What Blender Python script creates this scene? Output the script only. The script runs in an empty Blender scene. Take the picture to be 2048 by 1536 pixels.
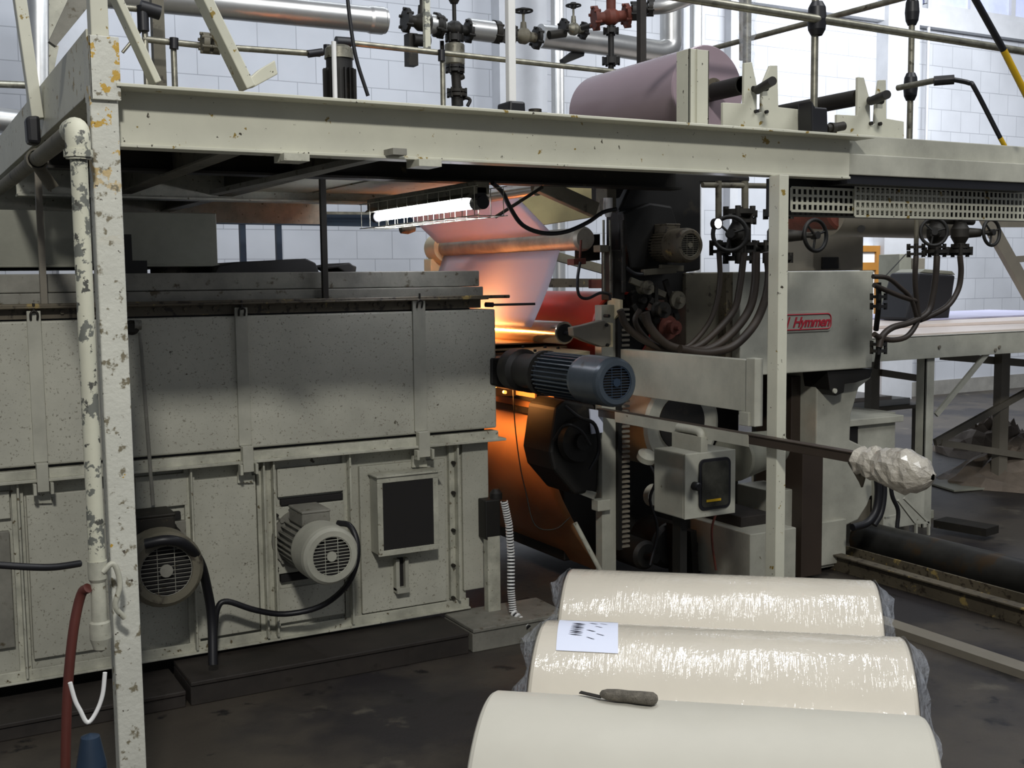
import bpy, math, random
from mathutils import Vector as V, Matrix
random.seed(7)
S = bpy.context.scene
COL = S.collection
# ---------------------------------------------------------------- camera
FPX, PITCH, YAW, ROLL = 2269.88, .0933255, 1.06548, -.0110258   # focal length in pixels of a 2048 px wide frame
EYE = V((0, 0, 1.7))
_c, _s = math.cos, math.sin
_fh = V((_c(YAW), _s(YAW), 0)); _rt = V((_s(YAW), -_c(YAW), 0)); _up = V((0, 0, 1))
FW = _fh*_c(PITCH)-_up*_s(PITCH); _u = _up*_c(PITCH)+_fh*_s(PITCH)
RT = _rt*_c(ROLL)+_u*_s(ROLL); UP = _u*_c(ROLL)-_rt*_s(ROLL)
cam = bpy.data.cameras.new('camera'); cam_o = bpy.data.objects.new('camera', cam); COL.objects.link(cam_o)
cam.sensor_width = 36; cam.lens = 36*FPX/2048; cam.clip_start = .05; cam.clip_end = 200
mw = Matrix((RT, UP, -FW)).transposed().to_4x4(); mw.translation = EYE; cam_o.matrix_world = mw
S.camera = cam_o
def at(px, py, X=None, Y=None, Z=None):
    """where the sight line of a photo pixel meets the plane X=, Y= or Z= of the hall"""
    d = FW+RT*((px-1024)/FPX)-UP*((py-768)/FPX)
    if X is not None: t = (X-EYE.x)/d.x
    elif Y is not None: t = (Y-EYE.y)/d.y
    else: t = (Z-EYE.z)/d.z
    return EYE+d*t
# ---------------------------------------------------------------- world, exposure, hall lights
S.view_settings.view_transform = 'Standard'; S.view_settings.look = 'None'
S.view_settings.exposure = 0.0; S.view_settings.gamma = 1
W = bpy.data.worlds.new('hall_air'); S.world = W; W.use_nodes = True
W.node_tree.nodes['Background'].inputs[0].default_value = (.72, .78, .9, 1)
W.node_tree.nodes['Background'].inputs[1].default_value = .2
def area(name, loc, target, sx, sy, power, col):
    l = bpy.data.lights.new(name, 'AREA'); l.shape = 'RECTANGLE'; l.size = sx; l.size_y = sy; l.energy = power; l.color = col
    o = bpy.data.objects.new(name, l); COL.objects.link(o); o.location = loc
    o.rotation_euler = (V(target)-V(loc)).to_track_quat('-Z', 'Y').to_euler(); return o
area('bay_and_fill_light', (-.7, -2.2, 5.7), (1.8, 4.5, 1.0), .55, .4, 300, (1, .98, .93))
area('bay_and_fill_light', (6.0, 0.5, 7.0), (5.6, 4, .4), 4.0, 2.0, 230, (.96, .98, 1))  # broad soft fill added to brighten the right side, no known lamp
area('overhead_strip', (2.8, 3.85, 6.5), (2.8, 3.85, 0), 4.6, .5, 120, (.97, .98, 1)).rotation_euler = (0, 0, .45)
area('rear_wall_light', (11.0, 7.4, 5.6), (12.0, 11, 1.8), 5.0, 1.0, 500, (.93, .96, 1))  # stands for daylight and high lamps at the right rear
area('rear_wall_light', (3.0, 8.2, 5.4), (3.5, 11, 2.0), 5.0, .8, 120, (.86, .92, 1))  # fill added to lift the left part of the back wall

# ---------------------------------------------------------------- materials
def lin(h):
    h = h.lstrip('#'); r = [int(h[i:i+2], 16)/255 for i in (0, 2, 4)]
    return tuple((x/12.92 if x <= .04045 else ((x+.055)/1.055)**2.4) for x in r)+(1,)
def mat(name, col, rough=.5, metal=0, chips=(), dirt=.25, dscale=2.5, bump=0, bscale=60, coat=0, emit=0, trans=0, stretch=None, spec=.5):
    m = bpy.data.materials.new(name); m.use_nodes = True; nt = m.node_tree; N = nt.nodes; L = nt.links
    b = N['Principled BSDF']; b.inputs['Roughness'].default_value = rough; b.inputs['Metallic'].default_value = metal
    b.inputs['Specular IOR Level'].default_value = spec
    if coat: b.inputs['Coat Weight'].default_value = coat; b.inputs['Coat Roughness'].default_value = .08
    tc = N.new('ShaderNodeTexCoord'); src = tc.outputs['Object']
    if stretch:
        mp = N.new('ShaderNodeMapping'); mp.inputs['Scale'].default_value = stretch; L.new(src, mp.inputs[0]); src = mp.outputs[0]
    cur = None; base = lin(col)
    def noise(sc, det=6, r=.6):
        n = N.new('ShaderNodeTexNoise'); n.inputs['Scale'].default_value = sc; n.inputs['Detail'].default_value = det
        n.inputs['Roughness'].default_value = r; L.new(src, n.inputs['Vector']); return n.outputs['Fac']
    rgb = N.new('ShaderNodeRGB'); rgb.outputs[0].default_value = base; cur = rgb.outputs[0]
    if dirt:
        rp = N.new('ShaderNodeMapRange'); rp.inputs['From Min'].default_value = .35; rp.inputs['From Max'].default_value = .65
        rp.inputs['To Min'].default_value = 1-dirt; rp.inputs['To Max'].default_value = 1.04; L.new(noise(dscale, 8, .65), rp.inputs['Value'])
        mx = N.new('ShaderNodeVectorMath'); mx.operation = 'SCALE'; L.new(cur, mx.inputs[0]); L.new(rp.outputs[0], mx.inputs['Scale']); cur = mx.outputs[0]
    for ch_ in chips:       # colour, noise scale, threshold, softness (, lowest height where the wear starts)
        cc, sc, th, wd = ch_[:4]
        rp = N.new('ShaderNodeMapRange'); rp.inputs['From Min'].default_value = th; rp.inputs['From Max'].default_value = th+wd; L.new(noise(sc), rp.inputs['Value'])
        fac = rp.outputs[0]
        if len(ch_) > 4:
            sz = N.new('ShaderNodeSeparateXYZ'); L.new(tc.outputs['Object'], sz.inputs[0]); r2 = N.new('ShaderNodeMapRange')
            r2.inputs['From Min'].default_value = ch_[4]-.15; r2.inputs['From Max'].default_value = ch_[4]+.15; L.new(sz.outputs['Z'], r2.inputs['Value'])
            mm_ = N.new('ShaderNodeMath'); mm_.operation = 'MULTIPLY'; L.new(fac, mm_.inputs[0]); L.new(r2.outputs[0], mm_.inputs[1]); fac = mm_.outputs[0]
        mx = N.new('ShaderNodeMix'); mx.data_type = 'RGBA'; L.new(fac, mx.inputs['Factor']); L.new(cur, mx.inputs['A']); mx.inputs['B'].default_value = lin(cc); cur = mx.outputs['Result']
    L.new(cur, b.inputs['Base Color'])
    if bump:
        bp = N.new('ShaderNodeBump'); bp.inputs['Strength'].default_value = bump; bp.inputs['Distance'].default_value = .01; L.new(noise(bscale), bp.inputs['Height']); L.new(bp.outputs[0], b.inputs['Normal'])
    if emit: b.inputs['Emission Color'].default_value = base; b.inputs['Emission Strength'].default_value = emit
    if trans: b.inputs['Transmission Weight'].default_value = trans
    return m
BE = '#c9c9ae'
MAT = dict(
    beam=mat('cream_enamel', '#c8c7b6', .42, chips=[('#8a7434', 17, .645, .015), ('#3a3428', 42, .66, .02)], dirt=.12),
    post=mat('chipped_cream_paint', '#c9c9be', .55, chips=[('#b9953a', 9, .56, .01, 1.95), ('#b9953a', 14, .68, .01), ('#77705c', 26, .59, .05), ('#3a2f22', 48, .66, .02)], dirt=.15, bump=.25),
    oven=mat('cream_oven_enamel', '#b7b6a8', .5, chips=[('#7c786a', 110, .60, .06), ('#4a4436', 18, .69, .03)], dirt=.25, dscale=1.6, bump=.06, bscale=160),
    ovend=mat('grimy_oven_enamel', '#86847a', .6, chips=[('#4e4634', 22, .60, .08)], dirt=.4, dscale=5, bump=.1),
    ledge=mat('worn_cream_steel', '#bcbbab', .5, chips=[('#5a4f38', 40, .62, .04)], dirt=.35, dscale=9),
    rustledge=mat('grease_brown_steel', '#5c5444', .6, chips=[('#2e261c', 30, .55, .08), ('#8f7c4a', 12, .62, .05)], dirt=.4),
    press=mat('press_cream_paint', '#b3b2a4', .5, chips=[('#57503c', 35, .70, .04)], dirt=.3, dscale=3),
    grime=mat('grimy_grey_paint', '#6f6a5a', .6, chips=[('#332d24', 16, .57, .1)], dirt=.4),
    taupe=mat('taupe_steel', '#7d776a', .5, dirt=.2),
    black=mat('black_grease', '#15130f', .6, dirt=.4, chips=[('#2c261c', 9, .6, .1)]),
    dark=mat('dark_cast_iron', '#2b2822', .6, metal=.3, dirt=.4, chips=[('#4a4032', 20, .62, .08)]),
    rubber=mat('black_rubber', '#16161a', .45, dirt=.2),
    hose=mat('brown_rubber_hose', '#3a3128', .5, dirt=.3),
    galv=mat('galvanised_pipe', '#a3a090', .38, metal=.75, dirt=.45, dscale=18),
    galvd=mat('stained_galvanised_pipe', '#8a8778', .45, metal=.5, dirt=.5, dscale=12, chips=[('#4a4638', 30, .6, .06)]),
    alu=mat('aluminium_jacket', '#c2c2c0', .36, metal=.8, dirt=.12, bump=.12, bscale=9),
    drain=mat('flaking_pipe_paint', '#cdccb8', .6, chips=[('#6d6f68', 17, .535, .02), ('#4e4e48', 30, .60, .03)], dirt=.15),
    rust=mat('red_rusty_iron', '#6b3426', .7, dirt=.4, dscale=12),
    brownpost=mat('brown_primed_steel', '#3a3028', .5, dirt=.25),
    chrome=mat('polished_roller', '#c8c2b6', .22, metal=.9, dirt=.15, dscale=7),
    rolls=mat('worn_steel_roller', '#a9a294', .45, metal=.3, dirt=.4, dscale=6),
    red=mat('red_drum_coating', '#b83420', .35, dirt=.12),
    orange=mat('cream_bracket', '#d6c8a2', .45, dirt=.15),
    purple=mat('mauve_foil_paper', '#96858d', .25, dirt=.05, dscale=1.5, coat=.4),
    kraft=mat('brown_kraft_web', '#b08258', .45, dirt=.15),
    paper=mat('cream_roll_paper', '#bfbcb0', .45, dirt=.04, bump=.02, bscale=8, spec=.3),
    white=mat('white_sheet', '#e8e8e6', .5, dirt=.06),
    boards=mat('pinkish_laminate_board', '#d9cdc4', .4, dirt=.06),
    card=mat('crumpled_brown_paper', '#85786a', .7, dirt=.4, bump=.6, bscale=7),
    blue=mat('blue_grey_motor_enamel', '#464f58', .3, metal=.2, dirt=.25, dscale=8, chips=[('#2a2c2c', 20, .66, .05)]),
    blued=mat('dark_blue_steel', '#24364a', .5, dirt=.3),
    cellar=mat('grey_green_box', '#8b8b7d', .55, dirt=.3),
    screen=mat('dark_filter_screen', '#1b1918', .8, dirt=.15),
    wood=mat('oiled_brown_timber', '#2e2823', .7, dirt=.5, dscale=5, chips=[('#1e1812', 12, .58, .08)]),
    yellow=mat('yellow_paint', '#c9a21c', .4, dirt=.15),
    redp=mat('red_print', '#b42838', .5, dirt=0),
    redhose=mat('faded_red_hose', '#5e3029', .5, dirt=.3),
    label=mat('bluish_white_label', '#d8def0', .5, dirt=.03),
    ink=mat('dark_print_ink', '#2a2c3c', .6, dirt=0),
    bluehead=mat('violet_grey_board', '#b2b2cc', .5, dirt=.1),
    brownwood=mat('orange_door_wood', '#a3702c', .5, dirt=.2),
    mortar=None)
MAT['tube'] = mat('fluorescent_tube', '#f2f4ff', .4, dirt=0, emit=26)
MAT['glow'] = mat('quartz_heater_rod', '#ffa050', .4, dirt=0, emit=2.5)
MAT['led'] = mat('round_lamp_glass', '#e8ecff', .3, dirt=0, emit=40)
# block wall
def wall_mat():
    m = bpy.data.materials.new('painted_block_wall'); m.use_nodes = True; N = m.node_tree.nodes; L = m.node_tree.links; b = N['Principled BSDF']
    tc = N.new('ShaderNodeTexCoord'); sp = N.new('ShaderNodeSeparateXYZ'); cb = N.new('ShaderNodeCombineXYZ')
    L.new(tc.outputs['Object'], sp.inputs[0]); L.new(sp.outputs['X'], cb.inputs['X'])
    ad = N.new('ShaderNodeMath'); ad.operation = 'ADD'; ad.inputs[1].default_value = .115; L.new(sp.outputs['Z'], ad.inputs[0]); L.new(ad.outputs[0], cb.inputs['Y'])
    br = N.new('ShaderNodeTexBrick'); br.offset = .5; br.inputs['Scale'].default_value = 1; br.inputs['Brick Width'].default_value = .39; br.inputs['Row Height'].default_value = .289
    br.inputs['Mortar Size'].default_value = .004; br.inputs['Mortar Smooth'].default_value = .2
    br.inputs['Color1'].default_value = lin('#bfc2c8'); br.inputs['Color2'].default_value = lin('#b9bcc2'); br.inputs['Mortar'].default_value = lin('#9a9da3')
    L.new(cb.outputs[0], br.inputs['Vector'])
    n = N.new('ShaderNodeTexNoise'); n.inputs['Scale'].default_value = .8; n.inputs['Detail'].default_value = 6; L.new(tc.outputs['Object'], n.inputs[0])
    mr = N.new('ShaderNodeMapRange'); mr.inputs['From Min'].default_value = .3; mr.inputs['From Max'].default_value = .6; mr.inputs['To Min'].default_value = .78; mr.inputs['To Max'].default_value = 1; L.new(n.outputs[0], mr.inputs[0])
    sc = N.new('ShaderNodeVectorMath'); sc.operation = 'SCALE'; L.new(br.outputs['Color'], sc.inputs[0]); L.new(mr.outputs[0], sc.inputs['Scale']); L.new(sc.outputs[0], b.inputs['Base Color'])
    bp = N.new('ShaderNodeBump'); bp.inputs['Strength'].default_value = .5; bp.inputs['Distance'].default_value = .01; bp.invert = True; L.new(br.outputs['Fac'], bp.inputs['Height']); L.new(bp.outputs[0], b.inputs['Normal'])
    b.inputs['Roughness'].default_value = .6; return m
def floor_mat():
    return mat('oily_concrete_floor', '#474139', .5, chips=[('#252223', .8, .47, .12), ('#5c574c', 3.5, .62, .12), ('#1b1918', 6, .60, .06)], dirt=.35, dscale=.9, bump=.15, bscale=30)
# perforated sheet: the holes are cut by transparency-free geometry further down
def film_mat():
    m = bpy.data.materials.new('clear_crinkled_film'); m.use_nodes = True; N = m.node_tree.nodes; L = m.node_tree.links
    b = N['Principled BSDF']; b.inputs['Base Color'].default_value = (.75, .8, .88, 1); b.inputs['Roughness'].default_value = .08; b.inputs['Alpha'].default_value = .2
    n = N.new('ShaderNodeTexNoise'); n.inputs['Scale'].default_value = 34; n.inputs['Detail'].default_value = 5; tc = N.new('ShaderNodeTexCoord'); L.new(tc.outputs['Object'], n.inputs[0])
    bp = N.new('ShaderNodeBump'); bp.inputs['Strength'].default_value = 1; bp.inputs['Distance'].default_value = .02; L.new(n.outputs[0], bp.inputs['Height']); L.new(bp.outputs[0], b.inputs['Normal']); return m
MAT['film'] = film_mat()
def wrap_mat():      # paper under tight, streaky clear film; object x runs along the roll
    m = mat('film_wrapped_paper', '#c8c1b2', .45, dirt=.06, dscale=3, coat=1); N = m.node_tree.nodes; L = m.node_tree.links; b = N['Principled BSDF']
    tc = N.new('ShaderNodeTexCoord'); mp = N.new('ShaderNodeMapping'); mp.inputs['Scale'].default_value = (1, .12, .12); L.new(tc.outputs['Object'], mp.inputs[0])
    n = N.new('ShaderNodeTexNoise'); n.inputs['Scale'].default_value = 46; n.inputs['Detail'].default_value = 3; L.new(mp.outputs[0], n.inputs[0])
    n2 = N.new('ShaderNodeTexNoise'); n2.inputs['Scale'].default_value = 3.2; n2.inputs['Detail'].default_value = 2; L.new(tc.outputs['Object'], n2.inputs[0])
    mr = N.new('ShaderNodeMapRange'); mr.inputs['From Min'].default_value = .42; mr.inputs['From Max'].default_value = .62; L.new(n2.outputs[0], mr.inputs[0])
    mu = N.new('ShaderNodeMath'); mu.operation = 'MULTIPLY'; L.new(n.outputs[0], mu.inputs[0]); L.new(mr.outputs[0], mu.inputs[1])
    n3 = N.new('ShaderNodeTexNoise'); n3.inputs['Scale'].default_value = 60; L.new(tc.outputs['Object'], n3.inputs[0])
    a2 = N.new('ShaderNodeMath'); a2.operation = 'MULTIPLY_ADD'; a2.inputs[1].default_value = .12; L.new(n3.outputs[0], a2.inputs[0]); L.new(mu.outputs[0], a2.inputs[2])
    bp = N.new('ShaderNodeBump'); bp.inputs['Strength'].default_value = .8; bp.inputs['Distance'].default_value = .012; L.new(a2.outputs[0], bp.inputs['Height']); L.new(bp.outputs[0], b.inputs['Coat Normal'])
    b.inputs['Coat Roughness'].default_value = .1; return m
MAT['wrap'] = wrap_mat()
def web_mat():
    m = bpy.data.materials.new('mauve_translucent_web'); m.use_nodes = True; N = m.node_tree.nodes; L = m.node_tree.links; b = N['Principled BSDF']
    b.inputs['Base Color'].default_value = lin('#d6ccd8'); b.inputs['Roughness'].default_value = .35
    t = N.new('ShaderNodeBsdfTranslucent'); t.inputs[0].default_value = lin('#ded0dc'); mx = N.new('ShaderNodeMixShader'); mx.inputs[0].default_value = .35
    L.new(b.outputs[0], mx.inputs[1]); L.new(t.outputs[0], mx.inputs[2]); L.new(mx.outputs[0], N['Material Output'].inputs[0]); return m
MAT['web'] = web_mat()
# ---------------------------------------------------------------- mesh builder
ORG = {}
def root(name, label, cat, loc, group=None):
    o = bpy.data.objects.new(name, None); COL.objects.link(o); o.location = loc; o.empty_display_size = .1
    o['label'] = label; o['category'] = cat
    if group: o['group'] = group
    ORG[o] = V(loc); return o
def frame(d, hint=None):
    d = d.normalized(); h = V(hint) if hint is not None else (V((0, 0, 1)) if abs(d.z) < .95 else V((0, 1, 0)))
    x = h.cross(d).normalized(); y = d.cross(x); return x, y
class M:
    def __init__(s): s.v = []; s.f = []; s.sm = []
    def add(s, vs, fs, smooth=False):
        n = len(s.v); s.v += [V(a) for a in vs]; s.f += [[i+n for i in f] for f in fs]; s.sm += [smooth]*len(fs); return s
    def box(s, x0, x1, y0, y1, z0, z1):
        p = [(x, y, z) for x in (x0, x1) for y in (y0, y1) for z in (z0, z1)]
        return s.add(p, [(0, 1, 3, 2), (4, 6, 7, 5), (0, 4, 5, 1), (2, 3, 7, 6), (0, 2, 6, 4), (1, 5, 7, 3)])
    def obox(s, c, ex, ey, ez):      # centre and three half-extent vectors
        c, ex, ey, ez = V(c), V(ex), V(ey), V(ez)
        p = [c+ex*i+ey*j+ez*k for i in (-1, 1) for j in (-1, 1) for k in (-1, 1)]
        return s.add(p, [(0, 1, 3, 2), (4, 6, 7, 5), (0, 4, 5, 1), (2, 3, 7, 6), (0, 2, 6, 4), (1, 5, 7, 3)])
    def bar(s, p, q, w, h, hint=None):
        p, q = V(p), V(q); x, y = frame(q-p, hint); return s.obox((p+q)/2, x*w/2, y*h/2, (q-p)/2)
    def cyl(s, p, q, r, r2=None, n=20, cap=True):
        p, q = V(p), V(q); r2 = r if r2 is None else r2; x, y = frame(q-p)
        a = [p+(x*_c(t)+y*_s(t))*r for t in [2*math.pi*i/n for i in range(n)]]
        b = [q+(x*_c(t)+y*_s(t))*r2 for t in [2*math.pi*i/n for i in range(n)]]
        s.add(a+b, [(i, (i+1) % n, n+(i+1) % n, n+i) for i in range(n)], True)
        if cap: s.add(a, [tuple(range(n))[::-1]]); s.add(b, [tuple(range(n))])
        return s
    def lathe(s, p, d, prof, n=28, smooth=True):   # prof: (distance along d, radius); sharp where two entries repeat
        p = V(p); d = V(d).normalized(); x, y = frame(d)
        for (t0, r0), (t1, r1) in zip(prof, prof[1:]):
            if (t0, r0) == (t1, r1): continue
            a = [p+d*t0+(x*_c(t)+y*_s(t))*max(r0, 1e-5) for t in [2*math.pi*i/n for i in range(n)]]
            b = [p+d*t1+(x*_c(t)+y*_s(t))*max(r1, 1e-5) for t in [2*math.pi*i/n for i in range(n)]]
            s.add(a+b, [(i, (i+1) % n, n+(i+1) % n, n+i) for i in range(n)], smooth)
        return s
    def tube(s, pts, r, n=10, closed=False, sub=5):
        pts = [V(p) for p in pts]
        if len(pts) > 2 and sub > 1:           # Catmull-Rom
            P = ([pts[-1]] if closed else [pts[0]*2-pts[1]])+pts+([pts[0], pts[1]] if closed else [pts[-1]*2-pts[-2]]); out = []
            for i in range(1, len(P)-2):
                for k in range(sub):
                    t = k/sub; a, b, c, d = P[i-1], P[i], P[i+1], P[i+2]
                    out.append(.5*((2*b)+(c-a)*t+(2*a-5*b+4*c-d)*t*t+(3*b-a-3*c+d)*t*t*t))
            if not closed: out.append(pts[-1])
            pts = out
        m = len(pts); vs = []; x = None
        for i, p in enumerate(pts):
            d = (pts[(i+1) % m]-pts[i-1]) if closed else (pts[min(i+1, m-1)]-pts[max(i-1, 0)])
            d.normalize()
            if x is None: x, y = frame(d)
            else: x = (x-d*x.dot(d)).normalized(); y = d.cross(x)
            vs += [p+(x*_c(2*math.pi*k/n)+y*_s(2*math.pi*k/n))*r for k in range(n)]
        fs = []
        for i in range(m if closed else m-1):
            j = (i+1) % m
            fs += [(i*n+k, i*n+(k+1) % n, j*n+(k+1) % n, j*n+k) for k in range(n)]
        s.add(vs, fs, True)
        if not closed: s.add(vs[:n], [tuple(range(n))[::-1]]); s.add(vs[-n:], [tuple(range(n))])
        return s
    def prism(s, pts, d):            # closed outline pushed along d
        pts = [V(p) for p in pts]; d = V(d); n = len(pts)
        return s.add(pts+[p+d for p in pts], [tuple(range(n))[::-1], tuple(range(n, 2*n))]+[(i, (i+1) % n, n+(i+1) % n, n+i) for i in range(n)])
    def wheel(s, c, d, r, t=.012, spokes=5, hub=.02, n=28):
        c = V(c); x, y = frame(V(d)); s.tube([c+(x*_c(a)+y*_s(a))*r for a in [2*math.pi*i/n for i in range(n)]], t, 8, True, 1)
        for i in range(spokes):
            a = 2*math.pi*i/spokes+.3; s.cyl(c, c+(x*_c(a)+y*_s(a))*r, t*.6, n=6)
        d = V(d).normalized(); s.cyl(c-d*hub, c+d*hub, hub, n=12); return s
    def flange(s, c, d, r, t=.02, bolts=6, br=.009, n=20):
        c = V(c); d = V(d).normalized(); x, y = frame(d); s.cyl(c-d*t/2, c+d*t/2, r, n=n)
        for i in range(bolts):
            a = 2*math.pi*(i+.5)/bolts; p = c+(x*_c(a)+y*_s(a))*(r-br*.6); s.cyl(p-d*(t/2+br), p+d*(t/2+br), br, n=6)
        return s
    def build(s, name, mt, parent=None, bev=0, kind=None, label=None, cat=None, group=None, loc=None):
        org = ORG.get(parent, V((0, 0, 0))) if parent else (V(loc) if loc else V((0, 0, 0)))
        me = bpy.data.meshes.new(name); me.from_pydata([v-org for v in s.v], [], s.f); me.update()
        me.polygons.foreach_set('use_smooth', s.sm); me.materials.append(MAT[mt] if isinstance(mt, str) else mt)
        import bmesh
        b = bmesh.new(); b.from_mesh(me); bmesh.ops.recalc_face_normals(b, faces=b.faces); b.to_mesh(me); b.free()
        o = bpy.data.objects.new(name, me); COL.objects.link(o)
        if parent: o.parent = parent; ORG[o] = org
        else: o.location = org; ORG[o] = org
        if bev:
            md = o.modifiers.new('bevel', 'BEVEL'); md.width = bev; md.segments = 2; md.limit_method = 'ANGLE'; md.angle_limit = .7
        if kind: o['kind'] = kind
        if label: o['label'] = label
        if cat: o['category'] = cat
        if group: o['group'] = group
        return o
def px(pts, **k): return [at(a, b, **k) for a, b in pts]
YD = V((0, 1, 0)); XD = V((1, 0, 0)); ZD = V((0, 0, 1))
# ================================================================ the hall
MAT['block'] = wall_mat(); MAT['floor'] = floor_mat()
MAT['plaster'] = mat('white_plaster', '#bcbec2', .6, dirt=.1); MAT['skirting'] = mat('grey_plinth_paint', '#8e8c86', .6, dirt=.3)
MAT['glass'] = mat('frosted_pane', '#b9c0e6', .3, dirt=.2, emit=.3)
WY = 11.0
M().box(-6, 24, -4, WY+.3, -.12, 0).build('floor', 'floor', kind='structure')
M().box(-6, 24, WY, WY+.25, 0, 8.6).build('wall_back', 'block', kind='structure')
M().box(-6, 24, WY-.02, WY, 0, .2).build('baseboard_back', 'skirting', kind='structure')  # skirting in a darker grey paint
for i, (a, b, y) in enumerate([(999, 1094, 90), (1462, 1478, 100), (1776, 1838, 120), (98, 178, 120), (1367, 1410, 60)]):
    d = (.18, .12, .2, .18, .16)[i]
    x0 = at(a, y, Y=WY-d).x; x1 = at(b, y, Y=WY-d).x
    M().box(x0, x1, WY-d, WY, 0, 8.6).build('trim_%d' % (i+1), 'plaster', kind='structure')
z0 = at(1900, 60, Y=WY-.1).z; z1 = at(1900, 25, Y=WY-.1).z
M().box(8.9, 24, WY-.13, WY, z0, z1).build('trim_6', 'plaster', kind='structure')
wz = z1+.01
wx = at(1845, 20, Y=WY).x
wf = M(); xs = [wx+.85*i for i in range(7)]
for x in xs: wf.box(x, x+.09, WY-.076, WY-.005, wz+.07, wz+1.23)
for z in (wz, wz+1.22): wf.box(xs[0], xs[-1], WY-.08, WY-.005, z, z+.08)
w = wf.build('window_1', 'plaster', kind='structure')
M().box(xs[0], xs[-1], WY-.03, WY-.006, wz+.08, wz+1.22).build('window_pane', 'glass', w)
# door with a glazed light far behind the press
o = at(1738, 522, Y=WY-.05)
d = M().box(o.x-.22, o.x+.16, WY-.1, WY, 0, o.z+.2); dd = d.build('door_1', 'white', kind='structure')
M().box(o.x+.05, o.x+.16, WY-.13, WY-.1, 0, o.z+.2).box(o.x-.22, o.x+.05, WY-.13, WY-.1, o.z+.12, o.z+.2).box(o.x-.22, o.x+.05, WY-.13, WY-.1, o.z-.12, o.z-.02).build('door_frame', 'brownwood', dd)
# rails let into the floor
M().box(4.10, 4.20, .6, 4.5, 0, .035).build('trim_7', 'taupe', kind='structure')
# ================================================================ platform
PY = 3.34
pf = root('steel_platform', 'raised cream steel work platform with chipped front channel beam and two front posts', 'platform', (.62, 3.4, 0))
ZT, ZB = 2.258, 2.088
M().box(.60, 3.45, 3.40, 3.415, ZB, 2.24).box(.60, 3.50, 3.315, 3.42, 2.238, 2.248).box(.60, 3.45, 3.392, 3.47, ZB-.006, ZB+.004).build('front_beam', 'beam', pf, bev=.002)
lp = M().box(at(238, 1500, Y=3.335).x, at(289, 1500, Y=3.335).x+.004, 3.335, 3.40, 0, 2.24); lp.build('post', 'post', pf, bev=.004)
M().box(.532, .612, 3.322, 3.330, 2.20, 2.372).box(.532, .538, 3.322, 3.42, 2.20, 2.372).build('post_sleeve', 'post', pf, bev=.002)
M().box(.543, .590, 3.34, 3.40, 2.24, 3.3).build('post_extension', 'beam', pf, bev=.003)
M().box(3.030, 3.078, 3.345, 3.405, 0, ZB-.006).build('post', 'beam', pf, bev=.003, label='right post, light cream all round')  # the same cream on every face
M().box(.54, .552, 3.41, 7.2, 2.225, 2.405).box(.552, .62, 3.41, 7.2, 2.225, 2.233).build('side_beam', 'beam', pf, bev=.002)
# deck, joists and underside panels
M().box(.56, 3.45, 3.42, 4.9, ZT-.012, ZT-.004).box(.56, 2.45, 4.9, 7.2, ZT-.012, ZT-.004).build('deck_plate', 'grime', pf)
j = M()
for x in (1.02, 1.5): j.box(x, x+.012, 3.42, 7.0, 2.12, 2.245).box(x-.03, x+.04, 3.42, 7.0, 2.112, 2.12)
j.build('joist', 'grime', pf)
M().box(.56, 3.45, 4.55, 4.565, 2.13, 2.245).box(.56, 3.45, 4.5, 4.6, 2.12, 2.13).build('joist', 'dark', pf)
M().box(.56, 2.45, 5.6, 5.615, 2.1, 2.245).box(.56, 2.45, 5.55, 5.66, 2.09, 2.1).build('joist', 'ledge', pf)  # far joists coloured lighter to stand for lamp light on them
M().box(.56, 2.45, 6.9, 6.92, 2.05, 2.245).build('joist', 'ledge', pf)
M().bar(at(800, 303, Z=2.1), at(430, 385, Z=2.08), .05, .02).build('diagonal_tie', 'ovend', pf)
M().box(1.95, 2.42, 4.7, 5.9, 2.14, 2.16).build('underside_panel', 'beam', pf)
M().box(1.52, 1.92, 4.7, 5.9, 2.14, 2.16).build('underside_panel', 'beam', pf)
# braces of the stair at the left end
def plate_bar(a, b, Y, w, t=.03):
    p, q = at(*a, Y=Y), at(*b, Y=Y); return M().bar(p, q, t, w, hint=(0, 1, 0))
M().bar(at(228, -12, Y=3.5), at(312, 168, Y=3.5), .02, .075, hint=(0, 1, 0)).build('diagonal_brace', 'beam', pf, bev=.003)
bb = M().bar(at(402, -12, Y=3.55), at(495, 178, Y=3.55), .03, .085, hint=(0, 1, 0))
bb.prism(px([(490, 178), (512, 172), (556, 148), (550, 120), (520, 138), (497, 158)], Y=3.53), YD*.04).build('diagonal_brace', 'beam', pf, bev=.003)
M().bar(at(38, -10, Y=4.4), at(74, 238, Y=4.4), .04, .06, hint=(0, 1, 0)).build('diagonal_brace', 'beam', pf, bev=.003)
M().prism(px([(52, 232), (80, 230), (83, 288), (56, 286)], Y=4.3), YD*.08).build('rubber_pad', 'rubber', pf, bev=.012)
M().prism(px([(140, -8), (176, -8), (176, 14), (112, 92), (98, 82)], Y=3.7), YD*.03).build('stair_stringer', 'ovend', pf)
M().prism(px([(98, -8), (140, -8), (98, 84), (118, 92), (98, 190)], Y=4.9), YD*.02).build('stair_panel', 'ledge', pf)
# hangers between deck and oven
for k, (a, Y) in enumerate([(648, 4.765), (83, 4.765)]):
    x = at(a, 500, Y=Y).x
    M().box(x-.012, x+.012, Y-.012, Y+.012, 1.612, 2.2).build('hanger', 'taupe' if k else 'dark', pf)
# small lugs under the front beam
for a in ((585, 300), (850, 306)):
    p = at(*a, Y=3.4); M().box(p.x-.04, p.x+.04, 3.36, 3.46, 2.06, 2.082).build('lug', 'ledge', pf)
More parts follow.
